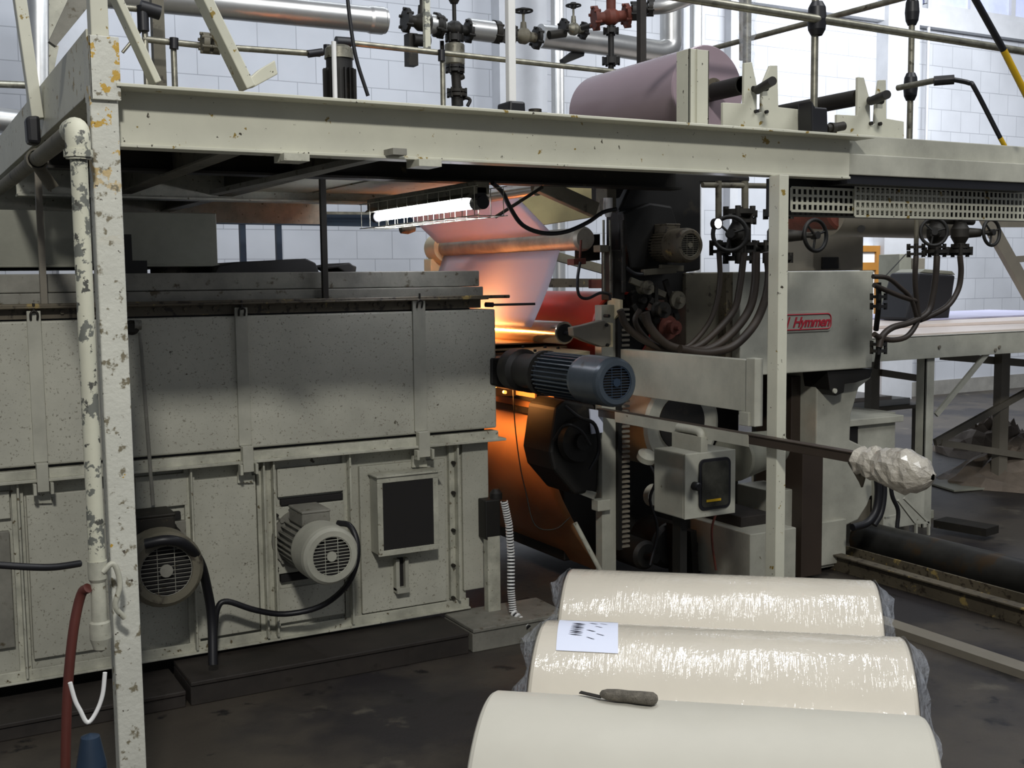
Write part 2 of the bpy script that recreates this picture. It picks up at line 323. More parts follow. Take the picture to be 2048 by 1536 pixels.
# right hand box beam with black cap
M().box(3.45, 4.62, 3.40, 3.55, 2.10, 2.185).box(3.45, 4.62, 3.43, 3.55, 2.185, 2.265).build('box_beam', 'press', pf, bev=.004)
M().box(4.62, 4.68, 3.39, 3.56, 2.09, 2.26).build('beam_cap', 'rubber', pf, bev=.01)
M().box(3.45, 4.6, 3.41, 3.6, 2.065, 2.098).build('underside_strip', 'rubber', pf)  # black strip along the underside of the box beam
# ---------------------------------------------------------------- perforated guards (holes are real)
def perf(name, x0, x1, ztop, rows, Y, pw=.0287, ph=.031, hw=.0180, hh=.0205, **kw):
    m = M(); n = int((x1-x0)/pw); T = .003
    zb = ztop-rows*ph
    for r in range(rows+1):
        z = ztop-r*ph; m.box(x0, x0+n*pw, Y, Y+T, z-(ph-hh)/2-(0 if r else 0), z+(ph-hh)/2)
    for i in range(n+1):
        x = x0+i*pw; m.box(x-(pw-hw)/2, x+(pw-hw)/2, Y-.0004, Y+T+.0004, zb, ztop)
    return m.build(name, 'beam', **kw)
a = at(1712, 357, Y=3.5); b = at(2075, 390, Y=3.5)
perf('perforated_guard', a.x, b.x, a.z, 5, 3.5, label='longer perforated cream guard strip hanging under the right end of the box beam', cat='guard', group='perforated guards')
a2 = at(1584, 375, Y=3.52); perf('perforated_guard', a2.x, a.x+.6, a2.z, 3, 3.52, label='shorter perforated cream guard strip beginning at the right platform post', cat='guard', group='perforated guards')
M().box(3.26, 5.2, 3.56, 3.68, 1.945, 2.10).build('guard_backing', 'black', label='added dark tray behind the perforated guards', cat='backing')  # dark sheet added behind the guards so their holes read black
# ---------------------------------------------------------------- galvanised guard rails
gr = root('guard_rail', 'galvanised tube guard rail with black clamp fittings at front right of the platform', 'railing', (3.29, 3.42, 2.26))
p0 = at(1330, -10, Y=3.42); p1 = at(2080, 108, Y=3.42)
M().cyl(p0, p1, .016).build('top_rail', 'galv', gr)
x = at(1628, 200, Y=3.45).x
M().cyl((x, 3.45, 2.26), (x, 3.45, 3.0), .0145).build('rail_post', 'galv', gr)
M().prism([(x-.045, 3.41, 2.262), (x+.04, 3.41, 2.262), (x+.035, 3.41, 2.36), (x-.03, 3.41, 2.36), (x-.05, 3.41, 2.385)], (0, .08, 0)).build('post_socket', 'rubber', gr, bev=.006)
zc = at(1624, 36, Y=3.44).z
M().lathe((x, 3.44, zc-.055), (0, 0, 1), [(-.01, .022), (.012, .034), (.05, .038), (.098, .034), (.12, .022)]).build('clamp', 'rubber', gr)
q0 = at(1375, 112, Y=5.0); q1 = at(1900, -23, Y=2.9)
xs_ = at(1806, 120, Y=4.0).x
M().cyl((xs_-.02, 5.9, at(1380, 110, X=xs_).z), (xs_-.02, 2.9, at(1805, 4, X=xs_).z), .015).build('side_rail', 'galvd', gr)
M().cyl((xs_, 3.95, 2.2), (xs_, 3.95, 3.1), .0145).build('rail_post', 'galvd', gr)
for yy in (20, 172):
    z = at(1806, yy, X=xs_).z if False else at(1806, yy, Y=3.95).z
    M().lathe((xs_, 3.95, z-.055), (0, 0, 1), [(-.01, .02), (.012, .030), (.05, .034), (.098, .030), (.12, .02)]).build('clamp', 'rubber', gr)
pts = [at(1795, 176, Y=3.95), at(1870, 160, Y=3.75), at(1885, 158, Y=3.7)]
M().tube([pts[0], pts[2]], .014).build('short_rail', 'galv', gr)
M().cyl(at(1868, 162, Y=3.72), at(1908, 159, Y=3.66), .022).build('clamp', 'rubber', gr)
M().tube([at(1905, 159, Y=3.66), at(1938, 166, Y=3.62), at(1950, 178, Y=3.6), at(2000, 275, Y=3.6)], .011).build('bent_guard_tube', 'rubber', gr)
M().cyl(at(2000, 275, Y=3.6), at(2026, 322, Y=3.6), .011).build('bent_guard_tube', 'yellow', gr)
sb = root('safety_bar', 'slanting black and yellow safety tube at the top right corner', 'safety bar', tuple(at(2048, 200, Y=3.2)))
M().cyl(at(1940, -20, Y=3.2), at(2007, 100, Y=3.2), .014).build('black_half', 'rubber', sb)
M().cyl(at(2007, 100, Y=3.2), at(2065, 215, Y=3.2), .014).build('yellow_half', 'yellow', sb)
# rear-left rail
rr = root('guard_rail', 'galvanised guard rail with black joints along the rear edge of the deck', 'railing', tuple(at(345, 170, Y=5.6)))
Yr = 5.9
def rail(a, b, r=.016, m='galv', Y=Yr, name='rail_tube'): M().cyl(at(*a, Y=Y), at(*b, Y=Y), r).build(name, m, rr)
rail((236, 14), (300, 20)); rail((285, 78), (412, 92)); rail((412, 92), (640, 108)); rail((700, 86), (1290, 150)); rail((245, 105), (290, 50), .008)
for a, y0, y1 in ((292, 30, 182), (348, 90, 185), (660, 100, 196), (885, 108, 210)):
    x = at(a, 120, Y=Yr).x; M().cyl((x, Yr, 2.24), (x, Yr, at(a, y0, Y=Yr).z), .015).build('rail_post', 'galv', rr)
for (a, b, c) in (((280, 14), (320, 26), .035), ((285, 12), (287, 62), .028), ((348, 76), (348, 98), .022), ((616, 108), (645, 104), .02), ((655, 90), (655, 110), .022), ((672, 84), (700, 86), .03), ((883, 100), (883, 122), .02)):
    M().cyl(at(*a, Y=Yr-.02), at(*b, Y=Yr-.02), c).build('rail_joint', 'rubber', rr)
c = at(410, 86, Y=Yr-.05); M().flange(c, XD, .05, .03).flange(c+V((.05, 0, 0)), XD, .05, .03).build('rail_coupling', 'grime', rr)
c0 = at(312, 20, Y=Yr+.25); M().box(c0.x-.03, c0.x+.03, Yr+.2, Yr+.26, 2.2, 3.3).build('steel_stanchion', 'grime', label='dark square stanchion behind the left diagonal brace on the deck', cat='post')
# hanging cable
M().tube([at(694, -15, Y=5.0), at(700, 40, Y=5.0), at(712, 115, Y=5.0), at(736, 192, Y=5.0)], .009).build('hanging_cable', 'rubber', label='single black cable hanging in front of the finned pump motor on the deck', cat='cable')
# ================================================================ flaking drain pipe and what hangs on it
dp = root('drain_pipe', 'flaking cream pipe running down beside the left platform post with elbow on top', 'pipe', tuple(at(182, 1180, Y=3.27)))
xp = .485; yp = 3.27
M().cyl((xp, yp+.06, 2.115), (xp, 7.0, 2.115), .026).build('horizontal_pipe', 'grime', dp)
M().tube([(xp, yp+.1, 2.115), (xp, yp+.03, 2.112), (xp, yp, 2.09), (xp, yp, 2.03)], .033, 16).cyl((xp, yp, 2.055), (xp, yp, 2.035), .038).build('elbow', 'drain', dp)
M().cyl((xp, yp, 2.05), (xp, yp, .93), .0225, n=24).build('vertical_pipe', 'drain', dp)
M().lathe((xp, 4.15, 2.115), (0, 1, 0), [(0, .03), (0, .036), (.06, .036), (.06, .03)]).cyl((xp, 4.18, 2.1), (xp+.05, 4.18, 2.02), .02).build('coupling', 'grime', dp)
e = at(182, 1178, Y=yp)
M().lathe((xp, yp, .93), (0, 0, -1), [(0, .0), (0, .026), (.05, .026), (.06, .02), (.17, .022), (.175, .028), (.22, .029), (.25, .02), (.262, 0)]).build('tap_body', 'ledge', dp)
M().tube([(xp+.01, yp-.02, .9), (xp+.04, yp-.02, .92), (xp+.055, yp-.02, .86), (xp+.04, yp-.02, .8), (xp+.065, yp-.01, .76)], .008).build('valve_handle', 'ledge', dp)
M().tube([at(-30, 1128, Y=3.2), at(60, 1134, Y=3.2), at(110, 1134, Y=3.22), at(160, 1127, Y=3.26)], .0095).build('black_cable', 'rubber', label='black cable crossing in front of the oven from the left edge to the drain pipe', cat='cable')
M().tube([at(176, 1176, Y=3.26), at(162, 1190, Y=3.28), at(147, 1260, Y=3.28), at(136, 1370, Y=3.28), at(132, 1480, Y=3.28), at(130, 1600, Y=3.28)], .014).build('red_hose', 'redhose', label='faded red rubber hose hanging from the drain pipe tap', cat='hose')
M().tube([at(140, 1365, Y=3.2), at(150, 1400, Y=3.2), at(160, 1420, Y=3.2), at(175, 1445, Y=3.2), at(192, 1425, Y=3.2), at(205, 1390, Y=3.2), at(210, 1345, Y=3.2)], .006).build('white_cord', 'white', label='looped white cord at the foot of the drain pipe', cat='cord')
M().lathe((at(178, 1420, Y=3.2).x, 3.2, .0), (0, 0, 1), [(0, 0), (0, .06), (.2, .045), (.38, .04), (.46, .025), (.47, 0)]).build('dark_bag', 'blued', label='dark blue hanging sack under the white cord beside the left post', cat='sack')
# ================================================================ oven
ov = root('drying_oven', 'long cream enamelled drying oven with strapped hood and panelled base at left', 'oven', (1.0, 4.8, 0))
OY = 4.80
M().box(-1.5, 2.40, OY+.02, 7.0, .13, .96).box(2.38, 2.52, OY-.0, 7.0, .2, .93).build('base_body', 'oven', ov, bev=.004)
M().box(-1.5, 2.548, OY-.04, 7.05, .985, 1.553).build('hood', 'oven', ov, bev=.008)
M().box(-1.5, 2.5, OY, 7.0, .96, .985).build('gap_strip', 'rubber', ov)
M().box(-1.5, 2.55, OY-.05, OY+.02, .935, .972).box(-1.5, 2.58, OY-.075, OY+.02, .925, .937).build('ledge_angle', 'ledge', ov, bev=.002)
M().box(-1.5, 2.44, OY+.02, 7.0, 1.553, 1.60).build('gap_strip', 'rubber', ov)
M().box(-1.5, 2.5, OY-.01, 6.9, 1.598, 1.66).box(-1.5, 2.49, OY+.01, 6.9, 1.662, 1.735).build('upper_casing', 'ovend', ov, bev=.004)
rl = M().box(-1.5, 2.5, OY-.05, OY-.01, 1.60, 1.606)
for i in range(22):
    x = -.1+.12*i; rl.cyl((x, OY-.013, 1.585), (x, OY-.03, 1.585), .009, n=6)
rl.box(-1.5, 2.48, OY-.02, OY, 1.56, 1.6).build('bolted_flange', 'rustledge', ov)
M().cyl((.3, OY-.045, 1.612), (2.62, OY-.045, 1.612), .008).cyl((.3, OY-.06, 1.605), (2.5, OY-.06, 1.605), .005).build('conduit', 'rustledge', ov)
M().cyl((2.5, OY-.03, 1.575), (2.54, OY-.03, 1.573), .012).cyl((2.53, OY-.03, 1.573), (2.72, OY-.12, 1.575), .006).build('probe_rod', 'rubber', ov)
# straps with hooks and clamps
def xo(a, y=750, Y=OY-.05): return at(a, y, Y=Y).x
for (a, b, yt, yb) in ((62, 90, 622, 985), (475, 500, 615, 945), (828, 853, 600, 915)):
    x0, x1 = xo(a, (yt+yb)/2), xo(b, (yt+yb)/2); zt = at(a, yt, Y=OY-.05).z; zb = at(a, yb, Y=OY-.07).z
    s = M().box(x0, x1, OY-.052, OY-.038, 1.0, zt).box(x0+.004, x1-.004, OY-.088, OY-.05, zb, 1.0)
    so = s.build('strap', 'press', ov, bev=.002)
    xm = (x0+x1)/2
    M().tube([(xm-.012, OY-.055, zt-.035), (xm-.012, OY-.065, zt-.01), (xm, OY-.065, zt), (xm+.012, OY-.065, zt-.01), (xm+.012, OY-.055, zt-.035)], .0045, 6).cyl((xm, OY-.06, zt-.01), (xm, OY-.06, zt+.03), .005, n=6).build('hook', 'dark', so)
    M().box(x0-.012, x0, OY-.1, OY-.06, zb-.01, zb+.035).box(x1, x1+.012, OY-.1, OY-.06, zb-.01, zb+.035).prism([(x0, OY-.02, zb), (x1, OY-.02, zb), (x1+.012, OY-.02, zb-.06), (x0-.004, OY-.02, zb-.055)], (0, .02, 0)).build('clamp', 'ledge', so, bev=.002)
M().cyl(at(268, 650, Y=OY-.06), at(282, 650, Y=OY-.06), .02).cyl(at(280, 665, Y=OY-.06), at(306, 1010, Y=OY-.09), .0075).build('thin_rod', 'ovend', ov)
M().lathe(at(262, 655, Y=OY-.045), (0, -1, 0), [(0, .03), (.02, .03), (.03, .018), (.03, 0)]).build('pivot', 'dark', ov)
# ribs, trim and mitred panels of the base
def vrib(a, ya=1000, w=.008, d=.045, za=.14, zb=.925, m='ledge', nm='rib'):
    x = at(a, ya, Y=OY-.03).x; M().box(x-w/2, x+w/2, OY-d, OY+.02, za, zb).box(x-.022, x+.022, OY-.003, OY+.018, za, zb).build(nm, m, ov, bev=.0015)
for a in (36, 383, 528, 548, 700): vrib(a)
x = at(915, 1000, Y=OY-.03).x; r_ = M().box(x-.004, x+.004, OY-.045, OY+.02, .17, .925).box(x-.03, x+.012, OY-.006, OY+.018, .17, .925)
r_.build('rib', 'ledge', ov)
bl = M()
for y in (925, 985, 1060, 1130, 1195): p = at(905, y, Y=OY-.01); bl.cyl(p, p-YD*.02, .009, n=6)
for y in (1030, 1085, 1135): p = at(552, y, Y=OY-.01); bl.cyl(p, p-YD*.02, .008, n=6)
bl.build('bolt_row', 'dark', ov)
M().box(-1.5, 2.40, OY-.012, OY+.0, .125, .165).box(-1.5, 2.4, OY-.03, OY, .118, .127).build('base_rail', 'ledge', ov, bev=.002)
# shallow panels (left to right) standing just proud of the body
def panel(a, b, yt, yb, Y=OY-.004, m='oven', nm='panel'):
    x0, x1 = at(a, (yt+yb)/2, Y=Y).x, at(b, (yt+yb)/2, Y=Y).x; mid = (a+b)/2
    return M().box(x0, x1, Y, OY+.02, at(mid, yb, Y=Y).z, at(mid, yt, Y=Y).z).build(nm, m, ov, bev=.003)
panel(60, 190, 985, 1310); panel(388, 516, 955, 1270); panel(722, 892, 925, 1215)
panel(555, 692, 932, 988); panel(552, 690, 1008, 1140, m='oven'); panel(556, 690, 1170, 1238)
panel(272, 375, 950, 1015); panel(272, 375, 1046, 1200, m='ovend'); panel(-40, 20, 985, 1040); panel(-40, 25, 1065, 1300, m='ovend')
for (a, b, yt, yb) in ((562, 686, 993, 1005), (272, 362, 1028, 1043), (562, 640, 1145, 1160)):
    panel(a, b, yt, yb, OY-.006, 'screen', 'slot')
# top duct and lids on the oven
dbx = at(434, 470, Y=5.1)
M().box(-1.5, dbx.x, 5.1, 6.9, at(300, 532, Y=5.1).z, 2.0).box(-1.5, dbx.x+.006, 5.09, 5.1, at(300, 532, Y=5.1).z-.004, at(300, 532, Y=5.1).z+.008).build('drying_duct', 'cellar', label='dull grey sheet metal duct box resting above the oven at left', cat='duct', bev=.004)
p = at(368, 541, Y=5.0); M().lathe((p.x, 5.25, 1.735), (0, 0, 1), [(0, 0), (0, .09), (.025, .09), (.025, .13), (.05, .13), (.05, 0)]).build('duct_foot', 'rustledge', label='round brown collar between duct box and oven top', cat='collar')
p = at(255, 520, Y=5.0); M().box(p.x-.06, p.x+.08, 5.0, 5.2, 1.735, 1.79).box(p.x-.03, p.x+.02, 5.0, 5.15, 1.79, 1.9).build('black_bracket', 'black', label='black bracket under the duct box behind the left post', cat='bracket')
M().prism(px([(428, 548), (436, 532), (470, 524), (612, 517), (632, 526), (640, 548)], Y=5.0), YD*.5).build('sheet_metal_cover', 'black', label='long dark sheet metal lid lying on the oven top right of the duct', cat='cover', bev=.006)
M().prism(px([(640, 534), (700, 525), (706, 530), (714, 533), (712, 546), (688, 544), (676, 536), (640, 540)], Y=5.0), YD*.3).build('sheet_metal_cover', 'black', label='short dark lid with a block end lying beside the hanger on the oven top', cat='cover', bev=.006)
# ---------------------------------------------------------------- motors
def motor(name, label, back, axis, L, r, mh, mc, mg, box_dir=None, flange=None, parent_group=None, base=None):
    t = root(name, label, 'motor', tuple(back), parent_group); back = V(back); d = V(axis).normalized()
    if flange: M().flange(back+d*.008, d, flange, .016, 4, .01, 32).build('mounting_flange', mh, t)
    m = M(); x, y = frame(d); L1 = L*.62
    m.lathe(back, d, [(.0, 0), (.0, r*.72), (.02, r*.8), (L1, r*.8), (L1+.004, 0)], 28)
    for i in range(30):
        a = 2*math.pi*i/30; e = x*_c(a)+y*_s(a); tt = (-x*_s(a)+y*_c(a))
        m.obox(back+d*(L1/2+.012)+e*(r*.86), e*r*.1, tt*.0025, d*(L1/2-.012))
    m.build('finned_housing', mh, t)
    m = M().lathe(back+d*L1, d, [(-.02, r*.8), (-.02, r*.97), (0, r), (L-L1-.03, r), (L-L1-.012, r*.96), (L-L1, r*.86), (L-L1, r*.68), (L-L1-.012, r*.66)], 36)
    cw = m.build('fan_cowl', mc, t)
    M().lathe(back+d*(L-.03), d, [(0, 0), (0, r*.9)], 28).build('fan_recess', 'screen', cw)
    g = M(); f = back+d*(L-.006)
    g.tube([f+(x*_c(a)+y*_s(a))*r*.66 for a in [2*math.pi*i/28 for i in range(28)]], .0025, 5, True, 1)
    for k in range(-5, 6):
        h = k/6*r*.66; w_ = math.sqrt(max((r*.66)**2-h*h, 0)); g.cyl(f+y*h-x*w_, f+y*h+x*w_, .0018, n=5)
    for k in (-2, 2): h = k/6*r*.66; w_ = math.sqrt((r*.66)**2-h*h); g.cyl(f+x*h-y*w_, f+x*h+y*w_, .0018, n=5)
    g.cyl(f-d*.004, f+d*.004, r*.17, n=14); g.build('grille', mg, cw)
    if box_dir is not None:
        b = V(box_dir).normalized(); c = back+d*(L1*.5)+b*(r*.98); sx = d*(L1*.36); sy = b.cross(d).normalized()*r*.5
        M().obox(c, sx, sy, b*r*.24).obox(c+b*r*.27, sx*1.05, sy*1.05, b*r*.05).build('terminal_box', mh, t, bev=.006)
    return t
motor('electric_motor', 'cream finned fan motor with bright grille face bolted to the oven base', at(602, 1076, Y=OY-.004), (0, -1, 0), .40, .125, 'ovend', 'press', 'press', (0, 0, 1), .135)
c1 = at(333, 1142, Y=4.45)
motor('electric_motor', 'grimy dark fan motor on the oven base right beside the left platform post', (c1.x, OY-.004, c1.z), (0, -1, 0), .35, .15, 'dark', 'grime', 'ovend', (0, 0, 1), .155)
# cables of the motors
M().tube([at(676, 1046, Y=4.52), at(700, 1052, Y=4.46), at(714, 1085, Y=4.42), at(712, 1130, Y=4.42), at(690, 1175, Y=4.5), at(640, 1213, Y=4.6), at(570, 1228, Y=4.65), at(510, 1220, Y=4.65), at(455, 1203, Y=4.65), at(436, 1215, Y=4.65), at(430, 1260, Y=4.65), at(428, 1310, Y=4.62)], .0125).build('motor_cable', 'rubber', label='black cable looping under the cream fan motor down to the floor', cat='cable')
M().tube([at(290, 1088, Y=4.42), at(335, 1080, Y=4.40), at(372, 1090, Y=4.42), at(400, 1125, Y=4.5), at(415, 1180, Y=4.58), at(424, 1240, Y=4.6), at(426, 1330, Y=4.55)], .02).build('motor_cable', 'rubber', label='thick black cable arching over the grimy motor and down to the floor', cat='cable')
# vent box with dark filter screen
vb = root('filter_box', 'cream framed box with square dark filter screen on the oven base', 'box', tuple(at(800, 1030, Y=OY)))
A, B, C_, D_ = (at(756, 960, Y=4.69), at(876, 946, Y=4.69), at(872, 1102, Y=4.69), at(755, 1108, Y=4.69))
x0, x1 = A.x, at(876, 1020, Y=4.69).x; zt = at(815, 952, Y=4.69).z; zb = at(815, 1105, Y=4.69).z
M().box(x0, x1, 4.70, OY-.006, zb, zt).build('box_body', 'press', vb, bev=.004)
fr = M(); w_ = .022
fr.box(x0-.004, x1+.004, 4.69, 4.70, zb-.004, zb+w_).box(x0-.004, x1+.004, 4.69, 4.70, zt-w_, zt+.004).box(x0-.004, x0+w_, 4.6905, 4.70, zb+w_, zt-w_).box(x1-w_, x1+.004, 4.6905, 4.70, zb+w_, zt-w_)
fr.box(x0-.01, x1+.02, 4.68, 4.79, zt+.004, zt+.012).build('face_frame', 'ledge', vb, bev=.002)
M().box(x0+w_, x1-w_, 4.694, 4.699, zb+w_, zt-w_).build('filter_screen', 'screen', vb)
sp_ = at(802, 1150, Y=4.78)
M().box(sp_.x-.032, sp_.x-.014, 4.76, OY, sp_.z-.07, sp_.z+.08).box(sp_.x+.014, sp_.x+.032, 4.76, OY, sp_.z-.07, sp_.z+.08).box(sp_.x-.032, sp_.x+.032, 4.75, OY, sp_.z-.08, sp_.z-.055).build('slotted_bracket', 'press', vb, bev=.002)
M().box(sp_.x-.014, sp_.x+.014, 4.785, OY, sp_.z-.055, sp_.z+.08).build('bracket_slot', 'screen', vb)
# boards in front of the oven
def board(a, b, m, label, z=.1, yf=4.5, yb=4.8):
    x0 = at(a, 1400, Y=yf).x if False else a; M().box(a, b, yf, yb, .0, z-.02).box(a, b, yf-.008, yb, z-.018, z).build('floor_step', m, label=label, cat='step', bev=.004, group='steps along the oven foot')
board(1.0, 2.25, 'wood', 'long worn brown step board at the oven foot between the cables and the pale one')
board(2.27, 2.78, 'ovend', 'short pale grey step board at the right end of the oven foot', .11)
board(-.4, .98, 'wood', 'dark step board at the oven foot behind the left platform post', .07)
# perforated angle, black box and striped hose at the corner
x0 = at(976, 1100, Y=4.7).x; x1 = at(1000, 1100, Y=4.7).x; za = at(985, 1240, Y=4.7).z; zb = at(985, 1080, Y=4.7).z
m = M(); n = 9; hh = (zb-za)/n
for xx, w_ in ((x0, .019), ((x0+x1)/2-.013, .026), (x1-.019, .019)): m.box(xx, xx+w_, 4.7, 4.703, za, zb)
for i in range(n+1): m.box(x0+.0005, x1-.0005, 4.6995, 4.7035, za+hh*i-hh/2+.006, za+hh*i+hh/2-.006)
m.box(x0-.002, x0, 4.7, 4.74, za, zb); m.build('slotted_angle', 'ledge', label='upright cream slotted angle strip at the right corner of the oven', cat='bracket')
x2 = at(1001, 1030, Y=4.72).x
M().box(x0, x2, 4.72, 4.8, at(985, 1078, Y=4.72).z, at(985, 1000, Y=4.72).z).lathe(at(992, 998, Y=4.76), (0, 0, 1), [(0, .03), (.03, .03), (.05, .015), (.05, 0)]).build('junction_box', 'black', label='black junction box above the slotted angle at the oven corner', cat='box', bev=.006)
sh = [at(1008, 1002, Y=4.65), at(1018, 1050, Y=4.65), at(1022, 1110, Y=4.65), at(1022, 1180, Y=4.62), at(1026, 1225, Y=4.6), at(1058, 1256, Y=4.5)]
hr = root('striped_hose', 'black hose wound with white spiral stripes hanging right of the slotted angle', 'hose', tuple(sh[-1]))
M().tube(sh, .0135).build('hose_body', 'rubber', hr)
st = M(); 
for i in range(len(sh)-1):
    k = 10 if i < 4 else 5
    for j_ in range(k):
        a = sh[i].lerp(sh[i+1], (j_+.15)/k); b = sh[i].lerp(sh[i+1], (j_+.62)/k); st.cyl(a, b, .0185, n=10)
st.build('white_spiral', 'white', hr)
# ================================================================ pipework behind the platform
def RP(a, b, Y=7.0): return at(a, b, Y=Y)
al = root('steam_pipe', 'long aluminium jacketed steam pipe running in from the upper left', 'pipe', tuple(RP(760, 43)))
a, b = RP(200, -14), RP(770, 42)
M().cyl(a, b, .082, n=32).lathe(b, (b-a), [(-.12, .082), (-.1, .088), (-.02, .088), (0, .07), (0, 0)], 32).build('jacket', 'alu', al)
def valve(name, label, c, axis, r, mt, wheel_dir=None, wl=.16, wr=.07, wm='black', fl=2, cat='valve', group=None):
    t = root(name, label, cat, tuple(c), group); d = V(axis).normalized(); c = V(c)
    M().lathe(c, d, [(-r*2.2, 0), (-r*2.2, r*.7), (-r, r*.75), (-r*.4, r*1.15), (r*.4, r*1.15), (r, r*.75), (r*2.2, r*.7), (r*2.2, 0)], 18).build('body', mt, t)
    for s_ in ((-1, 1) if fl == 2 else (1,)): M().flange(c+d*s_*r*2.2, d, r*1.55, r*.5, 6, r*.22).build('flange', wm if mt != 'rust' else mt, t)
    if wheel_dir is not None:
        w = V(wheel_dir).normalized(); st_ = M().cyl(c, c+w*wl*.55, r*.62, r*.4).cyl(c+w*wl*.5, c+w*wl, r*.2).build('stem', mt, t)
        M().wheel(c+w*wl, w, wr, wr*.13).build('handwheel', wm, st_)
    return t
pd = (RP(1060, 75)-RP(840, 40)).normalized()
valve('globe_valve', 'dark iron globe valve with handwheel at the end of the upper aluminium pipe', RP(843, 45), pd, .05, 'dark', (0, 0, 1), .2, .062)
m = root('pipe_sleeve', 'short aluminium sleeve behind the chipped cream stanchion', 'pipe section', tuple(RP(873, 50)))
M().cyl(RP(858, 48), RP(886, 52), .065, n=24).build('jacket', 'alu', m)
t = valve('pipe_tee', 'black flanged tee with tall stem between two aluminium sleeves', RP(909, 58), pd, .048, 'black', None)
M().cyl(RP(909, 55), RP(908, 5), .014).lathe(RP(908, -2), (0, 0, 1), [(-.03, .0), (-.03, .025), (0, .04), (.05, .02)]).cyl(RP(909, 58), RP(909, 88), .035).build('stem', 'dark', t)
M().flange(RP(909, 76), ZD, .06, .04).build('flange', 'black', t)
m = root('pipe_sleeve', 'aluminium pipe sleeve right of the black tee', 'pipe section', tuple(RP(960, 60)))
M().cyl(RP(936, 58), RP(985, 64), .072, n=28).build('jacket', 'alu', m)
valve('globe_valve', 'brown globe valve with black handwheel just right of the wrapped white stanchion', RP(1047, 72), pd, .048, 'rust' if False else 'grime', (0, 0, 1), .17, .062)
m = root('pipe_bend', 'dark flanged pipe bend behind the white stanchion', 'pipe section', tuple(RP(1000, 68)))
M().flange(RP(992, 64), pd, .075, .04).tube([RP(992, 64), RP(1005, 70), RP(1008, 84)], .03).flange(RP(1022, 72), pd, .07, .03).build('bend', 'dark', m)
g2 = root('steam_pipe', 'fat shining aluminium pipe with elbow turning up behind the mauve roll', 'pipe', tuple(RP(1290, 105, 7.2)))
M().tube([RP(1080, 72, 7.2), RP(1200, 86, 7.2), RP(1290, 100, 7.2), RP(1322, 103, 7.2), RP(1340, 92, 7.2), RP(1342, 60, 7.2), RP(1342, -20, 7.2)], .085, 24, sub=8).build('jacket', 'alu', g2)
valve('globe_valve', 'small grey valve with handwheel left of the red valve', RP(1147, 58, 6.9), pd, .038, 'galvd', (0, 0, 1), .16, .05)
M().cyl(RP(1165, 56, 6.8), RP(1215, 42, 6.5), .018).cyl(RP(1098, 70, 6.9), RP(1130, 66, 6.9), .03).build('thin_pipe', 'dark', label='thin black link pipe between small grey valve and red valve', cat='pipe')
t = valve('globe_valve', 'rusty red valve standing above the mauve roll on the thin riser', RP(1222, 34, 6.5), (1, -.3, .12), .05, 'rust', None)
M().cyl(RP(1222, 38, 6.5), RP(1222, -15, 6.5), .032).build('bonnet', 'rust', t)
r = root('riser_pipe', 'black riser pipe with flanges under the red valve', 'pipe', tuple(RP(1222, 130, 6.5)))
M().cyl(RP(1222, 40, 6.5), RP(1222, 220, 6.5), .02).build('pipe', 'black', r); M().flange(RP(1222, 62, 6.5), ZD, .05, .03).build('flange', 'black', r); M().flange(RP(1222, 122, 6.5), ZD, .058, .04).build('flange', 'black', r)
t = root('pipe_flange', 'pair of black flanges at the upper right end of the thin link pipe', 'pipe section', tuple(RP(1290, 20, 6.4)))
M().flange(RP(1268, 22, 6.4), (1, -.5, 0), .06, .03).flange(RP(1300, 14, 6.4), (1, -.5, 0), .06, .03).cyl(RP(1268, 22, 6.4), RP(1300, 14, 6.4), .035).build('flanges', 'black', t)
M().tube([RP(1300, 15, 6.4), RP(1340, 10, 6.3), RP(1400, -14, 6.2)], .05, 16).build('upper_elbow_pipe', 'alu', t)
# vertical valve assembly
vt = root('strainer_column', 'upright iron pipe column with grey drum and strainer below the black tee', 'pipe', tuple(RP(912, 200)))
M().lathe(RP(909, 88), (0, 0, -1), [(0, 0), (0, .062), (.01, .068), (.13, .068), (.14, .06), (.14, 0)], 26).build('grey_drum', 'galvd', vt)
M().flange(RP(910, 133), ZD, .062, .02).flange(RP(910, 141), ZD, .062, .02).build('flange', 'black', vt)
M().cyl(RP(911, 140), RP(914, 185), .032, n=16).cyl(RP(912, 158), RP(926, 152), .022).build('strainer', 'dark', vt)
M().flange(RP(914, 182), ZD, .066, .02).flange(RP(914, 190), ZD, .066, .02).build('flange', 'dark', vt)
M().cyl(RP(914, 190), RP(915, 212), .04).tube([RP(915, 205), RP(930, 196), RP(940, 200), RP(935, 212)], .012).build('foot', 'black', vt)
M().cyl(RP(884, 82, 7.1), RP(887, 215, 7.1), .014).build('thin_conduit', 'dark', label='thin dark conduit behind the grey drum column', cat='pipe')
t = root('wall_bracket', 'dark angular iron bracket on the wall left of the grey drum', 'bracket', tuple(RP(828, 95)))
M().box(RP(818, 90).x, RP(836, 90).x, 7.0, 7.08, RP(826, 130).z, RP(826, 66).z).build('arm', 'dark', t); M().cyl(RP(826, 80), RP(858, 82), .04).build('stub', 'black', t)
t = root('wall_bracket', 'black angle bracket holding the fat aluminium pipe', 'bracket', tuple(RP(1145, 105)))
M().prism(px([(1126, 118), (1150, 100), (1170, 102), (1168, 112), (1128, 128)], Y=7.2), YD*.05).build('arm', 'black', t)
